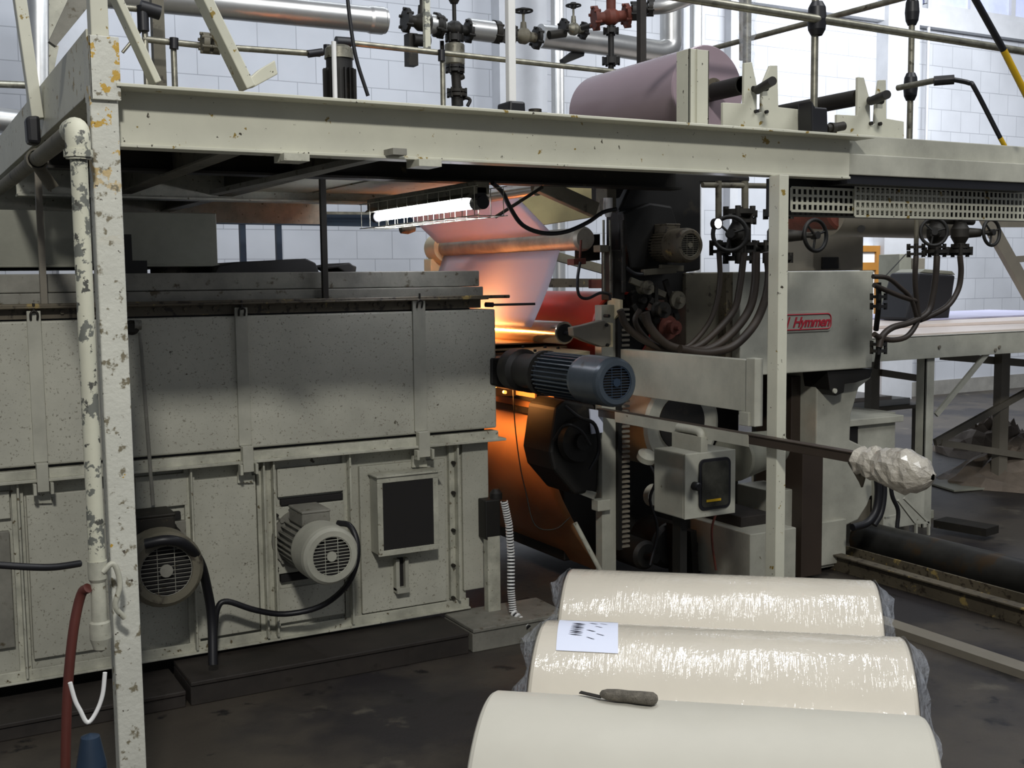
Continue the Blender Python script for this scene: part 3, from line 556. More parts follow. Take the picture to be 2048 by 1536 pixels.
# upright stanchions in front of the pipes
def stan(name, a, y0, y1, Y, w, m, label, base=None):
    t = root(name, label, 'post', tuple(at(a, y1, Y=Y))); x = at(a, (y0+y1)/2, Y=Y).x
    M().box(x-w/2, x+w/2, Y-w/2, Y+w/2, at(a, y1, Y=Y).z, at(a, y0, Y=Y).z).build('shaft', m, t, bev=.004)
    if base: M().prism([(x-base, Y-.05, 2.262), (x+base, Y-.05, 2.262), (x+base*.9, Y-.05, 2.262+base*2.1), (x-base*.9, Y-.05, 2.262+base*2.1)], (0, .1, 0)).build('socket', 'rubber', t, bev=.008)
    return t
stan('stanchion', 1021, -20, 205, 3.7, .030, 'white', 'white wrapped stanchion in a black socket behind the front beam', .036)
stan('stanchion', 853, -20, 100, 6.2, .036, 'drain', 'chipped cream stub post hanging before the aluminium sleeves')
stan('stanchion', 1283, -20, 140, 5.2, .04, 'wood', 'brown and yellow stanchion behind the mauve roll')
M().cyl(RP(1486, -20, 7.0), RP(1486, 120, 7.0), .03).build('dark_riser', 'taupe', label='dark square riser behind the plastic wrapped stanchion', cat='post')
for k, (a, y, s_) in enumerate([(966, 202, .03), (1070, 205, .05), (1128, 216, .02)]):
    p = at(a, y, Y=3.7); s_ *= .7; M().box(p.x-s_, p.x+s_, 3.67, 3.73, 2.25, 2.262+s_*1.3).cyl((p.x, 3.7, 2.262+s_*1.3), (p.x, 3.7, 2.275+s_*1.3), s_*.7).build('small_fitting', 'dark', label=['small black cap left of the white stanchion socket', 'black clamp block right of the white stanchion socket', 'tiny black fitting left of the mauve roll'][k], cat='fitting')
# conduits and pipes on the wall at left
M().cyl(at(76, -20, Y=10.5), at(80, 420, Y=10.5), .10, n=28).build('wall_pipe', 'alu', label='upright aluminium duct pipe on the wall at far left', cat='pipe')
M().cyl(at(-60, 234, Y=10.0), at(62, 248, Y=10.0), .1, n=28).build('wall_pipe', 'alu', label='horizontal aluminium pipe low at the left edge', cat='pipe')
M().cyl(at(-60, 166, Y=10.3), at(75, 171, Y=10.3), .03).build('wall_pipe', 'galv', label='thin grey pipe above the horizontal aluminium pipe at the left edge', cat='pipe')
x = at(1115, 100, Y=10.6).x; M().cyl((x, 10.6, 0), (x, 10.6, 6.5), .07, n=24).build('wall_pipe', 'alu', label='upright aluminium pipe on the wall behind the fat pipe', cat='pipe')
x = at(1392, 60, Y=10.6).x; M().cyl((x, 10.6, 0), (x, 10.6, 6.5), .07, n=24).build('wall_pipe', 'alu', label='upright pale pipe on the wall above the mauve roll', cat='pipe')
x = at(1856, 200, Y=10.9).x; M().cyl((x-.02, 10.9, 0), (x-.02, 10.9, 6.5), .022).build('wall_conduit', 'plaster', label='thin white conduit along the right pilaster', cat='pipe')
# pump motor standing on the deck
pm = root('pump_motor', 'upright black finned pump motor with grey cap on the deck', 'motor', tuple(at(678, 192, Y=5.5)))
c = at(680, 188, Y=5.5); c.z = 2.26
zt = at(680, 92, Y=5.5).z; H = zt-2.26
mm = M().lathe(c, (0, 0, 1), [(0, 0), (0, .085), (.02, .085), (.02, .066), (H-.065, .066), (H-.065, 0)], 24)
for i in range(20):
    a = 2*math.pi*i/20; mm.obox(c+V((_c(a)*.073, _s(a)*.073, H*.45)), V((_c(a), _s(a), 0))*.011, V((-_s(a), _c(a), 0))*.003, (0, 0, H*.36))
mm.build('finned_body', 'black', pm)
M().lathe(c+V((0, 0, H-.065)), (0, 0, 1), [(0, 0), (0, .074), (.05, .07), (.065, .05), (.065, 0)], 24).build('fan_cap', 'galvd', pm)
M().obox(c+V((.11, -.02, H*.38)), (.035, 0, 0), (0, .035, 0), (0, 0, .05)).build('terminal_box', 'dark', pm, bev=.006)
M().cyl(c+V((-.06, -.09, 0)), c+V((-.06, -.09, H)), .012).build('white_rod', 'white', pm)
# ================================================================ mauve reel and its stands
AX, AZ = 3.0, 2.452
reel = root('mauve_reel', 'large mauve paper reel lying across the platform deck', 'reel', (AX, 4.2, 2.26))
M().lathe((AX, 3.74, AZ), (0, 1, 0), [(0, .045), (0, .178), (.006, .183), (.78, .183), (.786, .178), (.786, .045)], 56).build('paper_winding', 'purple', reel)
M().cyl((AX, 3.70, AZ), (AX, 4.58, AZ), .045, n=24).build('core', 'rustledge', reel)
M().cyl((AX, 3.53, AZ-.01), (AX, 3.74, AZ-.01), .036).lathe((AX, 3.53, AZ-.01), (0, 1, 0), [(0, .0), (0, .03), (.05, .03), (.05, .028)]).build('shaft', 'black', reel)
def fork(name, pts, Y, label, bolts=()):
    t = root(name, label, 'stand', tuple(at(*pts[0], Y=Y)))
    M().prism(px(pts, Y=Y), YD*.014).build('fork_plate', 'beam', t, bev=.0015)
    b = M()
    for q in bolts: p = at(*q, Y=Y); b.cyl(p-YD*.012, p, .007, n=8)
    return t, b
t, b = fork('reel_stand', [(1446, 258), (1446, 205), (1488, 207), (1489, 126), (1504, 124), (1514, 172), (1514, 222), (1518, 226), (1523, 224), (1524, 172), (1541, 131), (1555, 131), (1557, 214), (1618, 221), (1622, 272)], 3.5, 'cream forked bearing plate at the near end of the mauve reel')
for q in ((1510, 223), (1531, 224)): p = at(*q, Y=3.5); M().cyl(p-YD*.012, p, .007, n=8).build('bolt', 'black', t)
M().cyl(at(1515, 180, Y=3.47), at(1545, 162, Y=3.30), .017).cyl(at(1506, 178, Y=3.48), at(1534, 176, Y=3.48), .012).build('shaft_end', 'black', t)
t, b = fork('reel_stand', [(1636, 272), (1674, 262), (1674, 229), (1715, 231), (1716, 154), (1728, 155), (1740, 200), (1741, 246), (1745, 250), (1750, 247), (1752, 205), (1759, 160), (1772, 160), (1773, 237), (1808, 243), (1808, 303), (1636, 297)], 3.52, 'cream forked bearing plate with empty roll shaft at the right end of the platform')
for q in ((1740, 247), (1758, 248), (1781, 288)): p = at(*q, Y=3.52); M().cyl(p-YD*.012, p, .008, n=8).build('bolt', 'dark', t)
M().cyl(at(1742, 202, Y=3.48), at(1774, 189, Y=3.34), .018).cyl(at(1738, 200, Y=3.5), at(1764, 202, Y=3.5), .014).build('shaft_end', 'black', t)
p = at(1717, 195, Y=3.54); M().cyl((p.x+.0, 3.54, p.z), (p.x, 4.95, p.z), .034, n=20).build('empty_shaft', 'dark', t)
M().cyl(at(1652, 258, Y=3.45), at(1687, 252, Y=3.45), .018).lathe(at(1660, 257, Y=3.45), (1, 0, 0), [(0, .018), (0, .024), (.02, .024), (.02, .018)]).build('locking_pin', 'dark', t)
cp = root('reel_guard_post', 'cream folded channel post in front of the mauve reel face', 'post', tuple(at(1400, 240, Y=3.45)))
x0, x1 = at(1379, 160, Y=3.45).x, at(1418, 160, Y=3.45).x; zt = at(1400, 99, Y=3.45).z
M().box(x0, x1, 3.45, 3.458, 2.262, zt).box(x0, x0+.006, 3.45, 3.53, 2.262, zt).box(x1-.006, x1, 3.45, 3.5, 2.262, zt).box(x0+.03, x0+.034, 3.442, 3.45, 2.262, zt).build('channel', 'beam', cp, bev=.0015)
ws = root('wrapped_stanchion', 'stanchion wrapped in crinkled clear plastic behind the first forked plate', 'post', tuple(at(1495, 150, Y=3.9)))
x = at(1494, 80, Y=3.9).x
M().cyl((x, 3.9, 2.262), (x, 3.9, 3.2), .018).build('tube', 'galvd', ws)
wr = M(); z = 2.45
prof = []
while z < 3.2: prof.append((z, .026+random.random()*.018)); z += .022
vs = []; n = 14
for (z, r_) in prof:
    for k in range(n):
        a = 2*math.pi*k/n; q = r_*(1+.25*(random.random()-.5)); vs.append((x+_c(a)*q, 3.9+_s(a)*q, z))
wr.add(vs, [(i*n+k, i*n+(k+1) % n, (i+1)*n+(k+1) % n, (i+1)*n+k) for i in range(len(prof)-1) for k in range(n)], True)
wr.build('plastic_wrap', 'film', ws)
# ================================================================ caged tube lamp under the deck
LX = at(955, 412, Y=4.1).x; LZ = 2.0
lamp = root('caged_lamp', 'lit fluorescent work lamp in a wire cage hung under the platform', 'lamp', (LX, 4.6, LZ+.08))
M().cyl((LX, 4.12, LZ), (LX, 5.15, LZ), .021, n=16).build('tube', 'tube', lamp)
M().box(LX-.035, LX+.035, 4.06, 5.2, LZ+.035, LZ+.085).prism([(LX-.06, 4.1, LZ+.02), (LX+.06, 4.1, LZ+.02), (LX+.035, 4.1, LZ+.04), (LX-.035, 4.1, LZ+.04)], (0, 1.08, 0)).build('housing', 'galvd', lamp, bev=.004)
M().cyl((LX, 4.05, LZ), (LX, 4.12, LZ), .027).box(LX-.02, LX+.02, 4.06, 4.1, LZ, LZ+.06).build('tube_holder', 'rubber', lamp)
M().cyl((LX, 5.14, LZ), (LX, 5.18, LZ), .027).build('tube_holder', 'rubber', lamp)
cg = M(); wid = .065
for sx in (-1, 1):
    cg.cyl((LX+sx*wid, 3.97, LZ-.055), (LX+sx*wid, 5.22, LZ-.055), .0022, n=6).cyl((LX+sx*wid, 3.97, LZ+.06), (LX+sx*wid, 5.22, LZ+.06), .0022, n=6)
for i in range(12):
    y = 4.0+1.2*i/11
    cg.cyl((LX-wid, y, LZ+.06), (LX-wid, y, LZ-.055), .002, n=6).cyl((LX+wid, y, LZ+.06), (LX+wid, y, LZ-.055), .002, n=6).cyl((LX-wid, y, LZ-.055), (LX+wid, y, LZ-.055), .002, n=6)
cg.build('wire_cage', 'ledge', lamp)
M().tube([at(985, 366, Y=4.05), at(1005, 385, Y=4.1), at(1020, 415, Y=4.15), at(1045, 450, Y=4.2), at(1085, 466, Y=4.25), at(1130, 464, Y=4.3), at(1175, 445, Y=4.35), at(1205, 425, Y=4.38), at(1232, 418, Y=4.4)], .0095).build('lamp_cable', 'rubber', label='black cable sagging from the caged lamp to the press head', cat='cable')
M().cyl(at(991, 434, Y=4.4), at(1085, 374, Y=4.4), .0075).build('slanting_rod', 'dark', label='thin dark rod slanting beneath the deck right of the lamp', cat='rod')
p = at(815, 463, Y=5.6); M().lathe(p+V((-.05, 0, .01)), (1, 0, .1), [(0, 0), (.01, .022), (.05, .03), (.09, .02), (.1, 0)]).build('brown_bobbin', 'rustledge', label='small brown rounded bobbin below the lamp cage', cat='bobbin')
# blue steel frame on the far side
bf = root('blue_frame', 'slim blue steel frame seen under the platform in front of the block wall', 'frame', tuple(at(480, 500, Y=8.0)))
M().bar(at(380, 434, Y=8), at(900, 444, Y=8), .05, .09).build('cross_beam', 'blued', bf)
M().bar(at(380, 424, Y=7.9), at(900, 428, Y=7.9), .03, .02).build('pale_tube', 'galv', bf)
for a in (485, 557): x = at(a, 480, Y=8).x; M().box(x-.02, x+.02, 7.98, 8.02, 0, at(a, 436, Y=8).z).build('leg', 'blued', bf)
# ================================================================ rollers, webs and heater between oven and press
NY, FY = 4.72, 6.30
g = root('guide_roller', 'worn steel guide roller carrying the mauve web below the lamp', 'roller', (3.0, 5.4, 1.88))
M().lathe((3.0, NY, 1.885), (0, 1, 0), [(0, 0), (0, .05), (.01, .055), (1.55, .055), (1.56, 0)], 32).build('roller', 'rolls', g)
M().lathe((3.0, NY-.05, 1.885), (0, 1, 0), [(0, 0), (0, .05), (.02, .060), (.05, .060), (.05, 0)], 28).build('bearing', 'rolls', g)
M().lathe((3.0, FY-.08, 1.885), (0, 1, 0), [(0, 0), (0, .085), (.14, .085), (.14, 0)], 28).box(2.93, 3.1, FY, FY+.1, .0, 1.82).build('far_bearing', 'orange', g, bev=.005)
tr = root('top_roller', 'steel roller under the deck at the head of the mauve web', 'roller', (2.72, 5.4, 2.14))
M().cyl((2.73, NY-.05, 2.118), (2.73, FY, 2.118), .035, n=28).build('roller', 'chrome', tr)
sg = root('safety_hood', 'yellowed cream sloping sheet panel behind the mauve web', 'panel', tuple(at(1150, 430, Y=5.4)))
M().prism(px([(1010, 394), (1200, 358), (1205, 432), (1090, 450), (1070, 445)], Y=5.5), (0, .5, 0)).build('sheet', MAT.setdefault('hoodp', mat('yellowed_sheet', '#9a9068', .5, dirt=.3)), sg, bev=.004)
NE = 4.86
near = [at(1022, 384, Y=NE), at(1110, 470, Y=NE)]
def sheet(path, y0, y1, name, mt, seg=18, wav=.0, **kw):
    ny = 14; vs = []
    for i, p in enumerate(path):
        for k in range(ny+1):
            y = y0+(y1-y0)*k/ny; vs.append((p[0]+wav*math.sin(k*1.3)*math.sin(math.pi*i/(len(path)-1)), y, p[1]))
    f = [(i*(ny+1)+k, i*(ny+1)+k+1, (i+1)*(ny+1)+k+1, (i+1)*(ny+1)+k) for i in range(len(path)-1) for k in range(ny)]
    o = M().add(vs, f, True).build(name, mt, **kw); s_ = o.modifiers.new('thickness', 'SOLIDIFY'); s_.thickness = .0015; return o
path = [(2.700, 2.14), (2.715, 2.10)]+[(2.715+.215*i/5, 2.10-.19*i/5) for i in range(1, 6)]
path += [(3.0+.057*_c(a), 1.885+.057*_s(a)) for a in (math.pi*.9, math.pi*1.02)] if False else []
wb = root('mauve_web', 'translucent mauve paper web falling in two spans from the top roller over the guide roller', 'paper web', (2.9, 5.4, 1.9))
sheet(path, NE, 6.2, 'upper_span', 'web', parent=wb)
b1 = at(1120, 505, Y=NE); b2 = at(1063, 655, Y=NE)
pth = [(b1.x+(b2.x-b1.x)*t+.012*math.sin(math.pi*t), b1.z+.012-(b1.z+.012-b2.z)*t) for t in [i/8 for i in range(9)]]
sheet(pth, NE, 6.2, 'lower_span', 'web', wav=.006, parent=wb)
rx, rz = at(1130, 666, Y=NY).x, at(1130, 666, Y=NY).z
c = root('chrome_roller', 'polished roller in front of the red drum glowing orange', 'roller', (rx, 5.3, rz))
M().lathe((rx, NY, rz), (0, 1, 0), [(0, 0), (0, .045), (0, .053), (.004, .056), (1.55, .056), (1.55, 0)], 32).build('roller', 'chrome', c)
M().lathe((rx, NY-.004, rz), (0, 1, 0), [(0, 0), (0, .045), (.01, .045)], 24).cyl((rx, NY-.1, rz), (rx, NY, rz), .012).build('journal', 'rubber', c)
rd = root('red_drum', 'wide glossy orange-red drum between web and press', 'roller', (3.35, 5.3, 1.45))
dx, dz = at(1195, 655, Y=4.8).x+.10, at(1195, 655, Y=4.8).z+.0
M().lathe((dx, 4.72, dz), (0, 1, 0), [(0, .165), (0, .175), (.01, .18), (1.5, .18), (1.51, 0)], 56).build('drum', 'red', rd)
M().lathe((dx, 4.73, dz), (0, 1, 0), [(0, 0), (0, .168)], 40).build('end_disc', 'black', rd)
M().cyl((dx, 4.70, dz), (dx, 6.5, dz), .04).build('axle', 'dark', rd)
# brown web below and the belt end
kw_ = [at(*q, Y=4.92) for q in ((1111, 800), (1112, 815), (1110, 835), (1104, 870), (1099, 910), (1106, 950), (1125, 1000), (1150, 1050), (1190, 1110), (1215, 1150))]
kk = [(p.x, p.z) for p in kw_]
kr = root('kraft_web', 'broad brown web curving down to the floor under the heater, glowing at the top', 'paper web', (2.95, 5.4, .8))
sheet([(kk[0][0]-.02, kk[0][1]+.03)]+kk, 4.92, 6.3, 'sheet', 'kraft', parent=kr)
for ya, yb in ((796, 811), (826, 838)):
    p = at(1111, ya, X=kk[0][0]-.03); q = at(1111, yb, X=kk[0][0]-.03)
    M().box(p.x-.006, p.x+.006, 4.9, 6.3, q.z, p.z).build('cross_bar', 'dark', kr)
p = at(1075, 772, Y=5.0); M().box(2.90, 2.91, 5.0, 6.2, 1.085, 1.20).build('glowing_backplate', 'kraft', kr)
M().bar((2.72, 4.95, .03), (2.95, 3.9, .03), .22, .06).build('floor_plank', 'wood', label='brown plank lying on the floor below the brown web', cat='plank')
# web table plates
wt = root('web_table', 'layered flat web table leading from the oven mouth into the press nip', 'table', (2.9, 5.2, 1.25))
M().box(2.56, 3.16, 5.02, 6.3, 1.335, 1.345).build('table_plate', 'orange', wt)
M().box(2.56, 3.14, 4.98, 6.3, 1.30, 1.325).box(2.56, 3.1, 5.0, 6.3, 1.365, 1.372).build('lower_plate', 'kraft', wt)
pa, pb = at(1028, 706, Y=4.78), at(1105, 718, Y=4.55)
M().prism([at(1028, 702, Y=4.85), at(1104, 714, Y=4.5), at(1180, 702, Y=4.6), at(1090, 692, Y=4.95)], (0, 0, -.02)).build('edge_plate', 'orange', wt, bev=.002)
for q in ((1046, 696), (1090, 696), (1070, 704), (1116, 698)): p = at(*q, Y=4.75); M().cyl(p, p+ZD*.012, .008, n=8).build('plate_bolt', 'black', wt)
M().prism(px([(982, 716), (1060, 714), (1108, 760), (1110, 790), (1060, 786), (982, 770)], Y=4.75), YD*.4).build('gearbox', 'black', wt, bev=.01)
M().prism(px([(982, 752), (1035, 755), (1040, 792), (982, 792)], Y=5.2), YD*.4).build('control_strip', 'rubber', wt)
hd = root('quartz_heater', 'glowing orange quartz heater bars at the mouth of the oven', 'heater', (2.63, 5.5, 1.2))
M().box(2.575, 2.59, 4.98, 6.3, 1.06, 1.20).box(2.56, 2.58, 4.98, 6.3, 1.40, 1.50).build('reflector', 'galv', hd)
for x_, y_, z_ in ((2.60, 5.25, 1.385),): M().cyl((x_, y_, z_), (x_, 6.25, z_), .010).build('heater_rod', 'glow', hd)
M().cyl((2.76, 5.45, 1.12), (2.76, 6.25, 1.12), .012).build('heater_rod', 'glow', hd)
def glow(loc, tgt, sx, sy, pw):
    o = area('heater_light', loc, tgt, sx, sy, pw, (1, .40, .11)); o.data.spread = math.radians(115); return o
glow((2.60, 5.45, 1.40), (3.6, 5.2, 1.38), 1.2, .06, 30)
glow((2.66, 5.30, 1.16), (3.0, 5.28, 1.08), 1.0, .04, 12)
wt_ = wt
p = at(1025, 767, Y=4.95); M().lathe(p, (0, -1, 0), [(0, 0), (0, .02), (.02, .02), (.03, .012), (.03, 0)]).build('red_button', 'red', wt)
for k, q in enumerate(((988, 772), (1010, 770), (1008, 784))): p = at(*q, Y=5.0); M().lathe(p, (0, -1, 0), [(0, 0), (0, .009), (.015, .009), (.015, 0)]).build('knob', 'orange', wt, label='pale knob')
M().tube([at(1026, 775, Y=4.85), at(1030, 850, Y=4.85), at(1040, 930, Y=4.85), at(1052, 985, Y=4.85), at(1070, 1050, Y=4.8), at(1110, 1058, Y=4.75), at(1140, 1035, Y=4.72)], .003).build('thin_wire', 'dark', label='thin wire hanging in front of the brown web', cat='wire')
M().cyl(at(1150, 1046, Y=4.6), at(1200, 1140, Y=4.55), .012).build('pale_rod', 'ledge', label='pale rod leaning to the floor left of the cream rack post', cat='rod')
# ---------------------------------------------------------------- blue motor
a = at(1100, 735, Y=4.35)
mx_, mz_ = at(1232, 765, Y=3.85).x, at(1232, 765, Y=3.85).z
bm = motor('drive_motor', 'blue-grey electric drive motor with dark round grille facing the aisle', (mx_, 4.40, mz_), (0, -1, 0), .56, .104, 'blue', 'blue', 'blued', None)
M().lathe((mx_, 4.40, mz_), (0, 1, 0), [(0, 0), (0, .104), (.03, .104), (.05, .08), (.2, .08), (.22, .1), (.3, .1), (.3, 0)], 24).build('gearbox', 'black', bm)
# ================================================================ press
pr = root('laminating_press', 'big cream laminating press with red badge, dark pillars and curved cream side column', 'press', (4.4, 4.9, 0))
def pbox(a, b, yt, yb, Y, D, nm, mt, bev=.004, parent=None, ref=None):
    r_ = ref or ((a+b)/2, (yt+yb)/2)
    x0, x1 = at(a, r_[1], Y=Y).x, at(b, r_[1], Y=Y).x; z0, z1 = at(r_[0], yb, Y=Y).z, at(r_[0], yt, Y=Y).z
    return M().box(x0, x1, Y, Y+D, z0, z1).build(nm, mt, parent or pr, bev=bev)
bx0, bx1 = at(1480, 640, Y=4.6).x, at(1746, 640, Y=4.6).x
M().box(bx0, bx1, 4.6, 5.5, 1.172, 1.718).build('front_box', 'press', pr, bev=.006)
M().box(at(1372, 620, Y=4.72).x, bx0+.01, 4.72, 5.5, 1.25, 1.716).build('stained_box', 'grime', pr, bev=.006)
M().box(at(1452, 640, Y=4.66).x, bx0, 4.66, 4.72, 1.19, 1.716).build('side_strip', 'rustledge', pr)
# badge: rounded red outline, slashes and lettering
def rrect(x0, x1, z0, z1, r, Y, k=.12):
    P = []
    for cx, cz, a0 in ((x1-r, z1-r, 0), (x0+r, z1-r, 90), (x0+r, z0+r, 180), (x1-r, z0+r, 270)):
        for i in range(6): a = math.radians(a0+18*i); P.append((cx+r*_c(a), cz+r*_s(a)))
    return [V((x, Y, z)) for x, z in P]
sx0, sx1 = at(1548, 642, Y=4.59).x, at(1666, 642, Y=4.59).x; sz0, sz1 = at(1620, 663, Y=4.59).z, at(1620, 624, Y=4.59).z
M().prism(rrect(sx0, sx1, sz0, sz1, .03, 4.594), (0, .006, 0)).build('badge_plate', 'press', pr)
M().tube(rrect(sx0+.012, sx1-.012, sz0+.012, sz1-.012, .025, 4.593), .0035, 6, True, 1).build('badge_outline', 'redp', pr)
cu = bpy.data.curves.new('badge_text', 'FONT'); cu.body = 'Hymmen'; cu.size = .105; cu.shear = .35; cu.extrude = .0015; cu.offset = .0024; cu.space_character = .93
to = bpy.data.objects.new('badge_text', cu); COL.objects.link(to); bpy.context.view_layer.update()
me = bpy.data.meshes.new_from_object(to); COL.objects.unlink(to); bpy.data.objects.remove(to)
tx0 = at(1586, 645, Y=4.59).x; tx1 = at(1661, 645, Y=4.59).x; tz = at(1620, 653, Y=4.59).z
w0 = max(v.co.x for v in me.vertices); sc = (tx1-tx0)/w0
for v in me.vertices: v.co = V((tx0+v.co.x*sc, 4.5925-v.co.z, tz+v.co.y*.72))-ORG[pr]
me.materials.clear(); me.materials.append(MAT['redp'])
to = bpy.data.objects.new('badge_lettering', me); COL.objects.link(to); to.parent = pr
sl = M()
for i in range(4):
    x = tx0-.045-.022*i; sl.prism([(x, 4.592, tz-.004), (x+.010, 4.592, tz-.004), (x+.03, 4.592, tz+.055), (x+.02, 4.592, tz+.055)], (0, .003, 0))
sl.build('badge_slashes', 'redp', pr)
# pillars
pbox(1627, 1727, 418, 541, 5.05, .35, 'upper_pillar', 'taupe')
pbox(1646, 1678, 514, 538, 5.035, .02, 'pillar_slot', 'black')
pbox(1584, 1628, 395, 540, 5.6, .1, 'pale_plate', 'bluehead')
M().prism(px([(1634, 746), (1740, 742), (1742, 757), (1718, 775), (1702, 830), (1700, 880), (1742, 900), (1744, 985), (1735, 1010), (1716, 1040), (1694, 1050), (1692, 1128), (1630, 1140)], Y=4.72), YD*.55).build('side_column', 'press', pr, bev=.008)
pbox(1640, 1692, 1042, 1128, 4.70, .6, 'column_foot', 'press')
pbox(1604, 1645, 900, 1152, 4.62, .2, 'brown_pillar', 'brownpost')
pbox(1582, 1628, 752, 1000, 4.85, .3, 'brown_pillar', 'brownpost')
M().prism(px([(1655, 742), (1746, 737), (1740, 756), (1712, 765), (1690, 768), (1688, 785), (1672, 792), (1660, 780)], Y=4.62), YD*.2).build('under_bracket', 'black', pr, bev=.004)
p = at(1671, 782, Y=4.61); M().cyl(p, p+YD*.02, .014).build('bracket_pin', 'press', pr)
M().box(3.25, 4.5, 5.3, 6.2, .12, 1.16).build('bed_backing', 'black', pr, bev=.01)  # black block added as backing for the dark machine interior
pbox(1590, 1700, 1010, 1048, 5.0, .2, 'bed_foot', 'press')
M().lathe(at(1365, 850, Y=4.85), (0, 1, 0), [(0, 0), (0, .17), (.0, .23), (.01, .25), (.5, .25), (.5, 0)], 48).build('lower_cylinder', 'press', pr)
M().lathe(at(1365, 845, Y=4.84), (0, 1, 0), [(0, 0), (0, .15), (.02, .15)], 40).build('cylinder_recess', 'black', pr)
M().lathe(at(1480, 650, Y=4.7), (0, 1, 0), [(0, 0), (0, .02), (.02, .02)], 16).build('boss', 'rustledge', pr)
M().cyl((4.6, 4.7, 2.03), (5.75, 4.9, 2.03), .12, n=32).build('upper_roll', 'taupe', label='horizontal grey-brown roll behind the perforated guards', cat='roll')
rp = at(1690, 425, Y=4.6); M().lathe((rp.x, 4.62, rp.z+.02), (0, 1, 0), [(0, 0), (0, .10), (.01, .115), (.35, .115), (.35, 0)], 32).build('roll_end', 'rust', label='dark reddish roll end peeping below the perforated guard', cat='roll')
M().cyl(at(1722, 458, Y=4.6), at(1728, 452, Y=4.9), .02).build('pillar_knob', 'black', pr)
# ---------------------------------------------------------------- dark press head with motor
hd2 = root('press_head', 'greasy black press head hanging under the platform', 'machine head', tuple(at(1320, 450, Y=4.7)))
M().prism(px([(1238, 600), (1238, 420), (1262, 368), (1330, 343), (1500, 352), (1500, 364), (1402, 366), (1402, 540), (1372, 545), (1372, 600)], Y=4.75), YD*.12).build('head_casing', 'black', hd2, bev=.01)
M().prism(px([(1246, 424), (1300, 405), (1345, 412), (1362, 470), (1345, 535), (1260, 540)], Y=4.70), YD*.06).build('gear_cover', 'black', hd2, bev=.012)
M().prism(px([(1204, 352), (1262, 352), (1240, 395), (1205, 404)], Y=4.72), YD*.1).build('gusset', 'dark', hd2, bev=.004)
x = at(1216, 440, Y=4.65).x
M().box(x-.025, x+.03, 4.62, 4.72, at(1216, 425, Y=4.65).z, at(1216, 375, Y=4.65).z).build('bracket_block', 'grime', hd2, bev=.004)
M().lathe(at(1216, 396, Y=4.6), (0, 0, -1), [(0, 0), (0, .022), (.06, .022), (.09, .012), (.09, 0)]).build('white_limit_switch', 'white', hd2)
for a, r_ in ((1207, .006), (1220, .006), (1246, .012)):
    M().cyl(at(a, 440, Y=4.6), at(a+1, 585, Y=4.6), r_).build('guide_rod', 'galvd' if a < 1240 else 'dark', hd2)
pbox(1200, 1218, 490, 504, 4.58, .06, 'rod_clamp', 'grime', parent=hd2)
pbox(1225, 1250, 500, 600, 4.64, .1, 'slide_plate', 'dark', parent=hd2)
M().bar(at(1075, 368, Y=4.6), at(1190, 420, Y=4.6), .05, .07).build('sloping_beam', 'grime', hd2, bev=.004)
M().prism(px([(1160, 470), (1200, 468), (1200, 520), (1160, 524)], Y=4.9), YD*.05).build('side_plate', 'dark', hd2)
M().tube([at(1250, 535, Y=4.6), at(1270, 548, Y=4.6), at(1295, 548, Y=4.6), at(1315, 540, Y=4.6)], .012).build('short_hose', 'rubber', hd2)
M().tube([at(1160, 524, Y=4.6), at(1155, 560, Y=4.6), at(1158, 590, Y=4.6), at(1175, 597, Y=4.6), at(1200, 586, Y=4.6), at(1217, 588, Y=4.6), at(1220, 600, Y=4.6)], .0075).build('looped_cable', 'rubber', hd2)
M().tube([at(1160, 515, Y=4.62), at(1162, 480, Y=4.62)], .006).prism(px([(1148, 518), (1172, 516), (1172, 528), (1148, 530)], Y=4.6), YD*.06).build('sensor', 'rust', hd2)
mc = at(1384, 490, Y=4.45)
motor('head_motor', 'yellowish brown motor with dark round grille on the black press head', (mc.x, 4.76, mc.z), (0, -1, 0), .30, .085, 'rustledge', 'rustledge', 'grime', (0, 0, 1))
# cluster of pulleys and clamps under the head
pl = root('clamp_cluster', 'cluster of greasy clamps, pulleys and links under the press head', 'machinery', tuple(at(1320, 640, Y=4.6)))
for (a, y, r_, Y, mt) in ((1300, 640, .05, 4.62, 'dark'), (1330, 655, .06, 4.6, 'rust'), (1322, 620, .04, 4.55, 'dark'), (1350, 600, .045, 4.6, 'grime'), (1345, 655, .035, 4.5, 'rust'), (1275, 600, .05, 4.66, 'dark'), (1290, 575, .035, 4.6, 'grime')):
    M().lathe(at(a, y, Y=Y), (0, -1, 0), [(-.03, 0), (-.03, r_), (-.018, r_*.75), (.0, r_*.75), (.012, r_), (.03, r_), (.03, r_*.4), (.06, r_*.35), (.06, 0)], 20).build('pulley', mt, pl)
for (p_, q_, w_, mt) in (((1260, 560), (1330, 590), .02, 'grime'), ((1330, 560), (1355, 640), .018, 'dark'), ((1285, 545), (1350, 540), .03, 'grime'), ((1300, 600), (1345, 625), .02, 'dark'), ((1265, 610), (1300, 665), .02, 'dark'), ((1320, 535), (1365, 537), .025, 'grime'), ((1310, 570), (1310, 640), .022, 'dark')):
    M().bar(at(*p_, Y=4.6), at(*q_, Y=4.6), w_, .03).build('link', mt, pl, bev=.003)
M().bar(at(1180, 568, Y=5.6), at(1305, 568, Y=5.6), .03, .05).build('drilled_rail', 'rust', label='rusty brown drilled rail behind the press head', cat='rail')
M().bar(at(1100, 566, Y=6.6), at(1210, 566, Y=6.6), .03, .06).build('drilled_rail', 'rustledge', label='brown drilled rail between the mauve web and the guide rods', cat='rail')
M().bar(at(1110, 512, Y=6.8), at(1210, 540, Y=6.8), .04, .06).build('far_beam', 'grime', label='grey beam seen past the right edge of the mauve web', cat='beam')
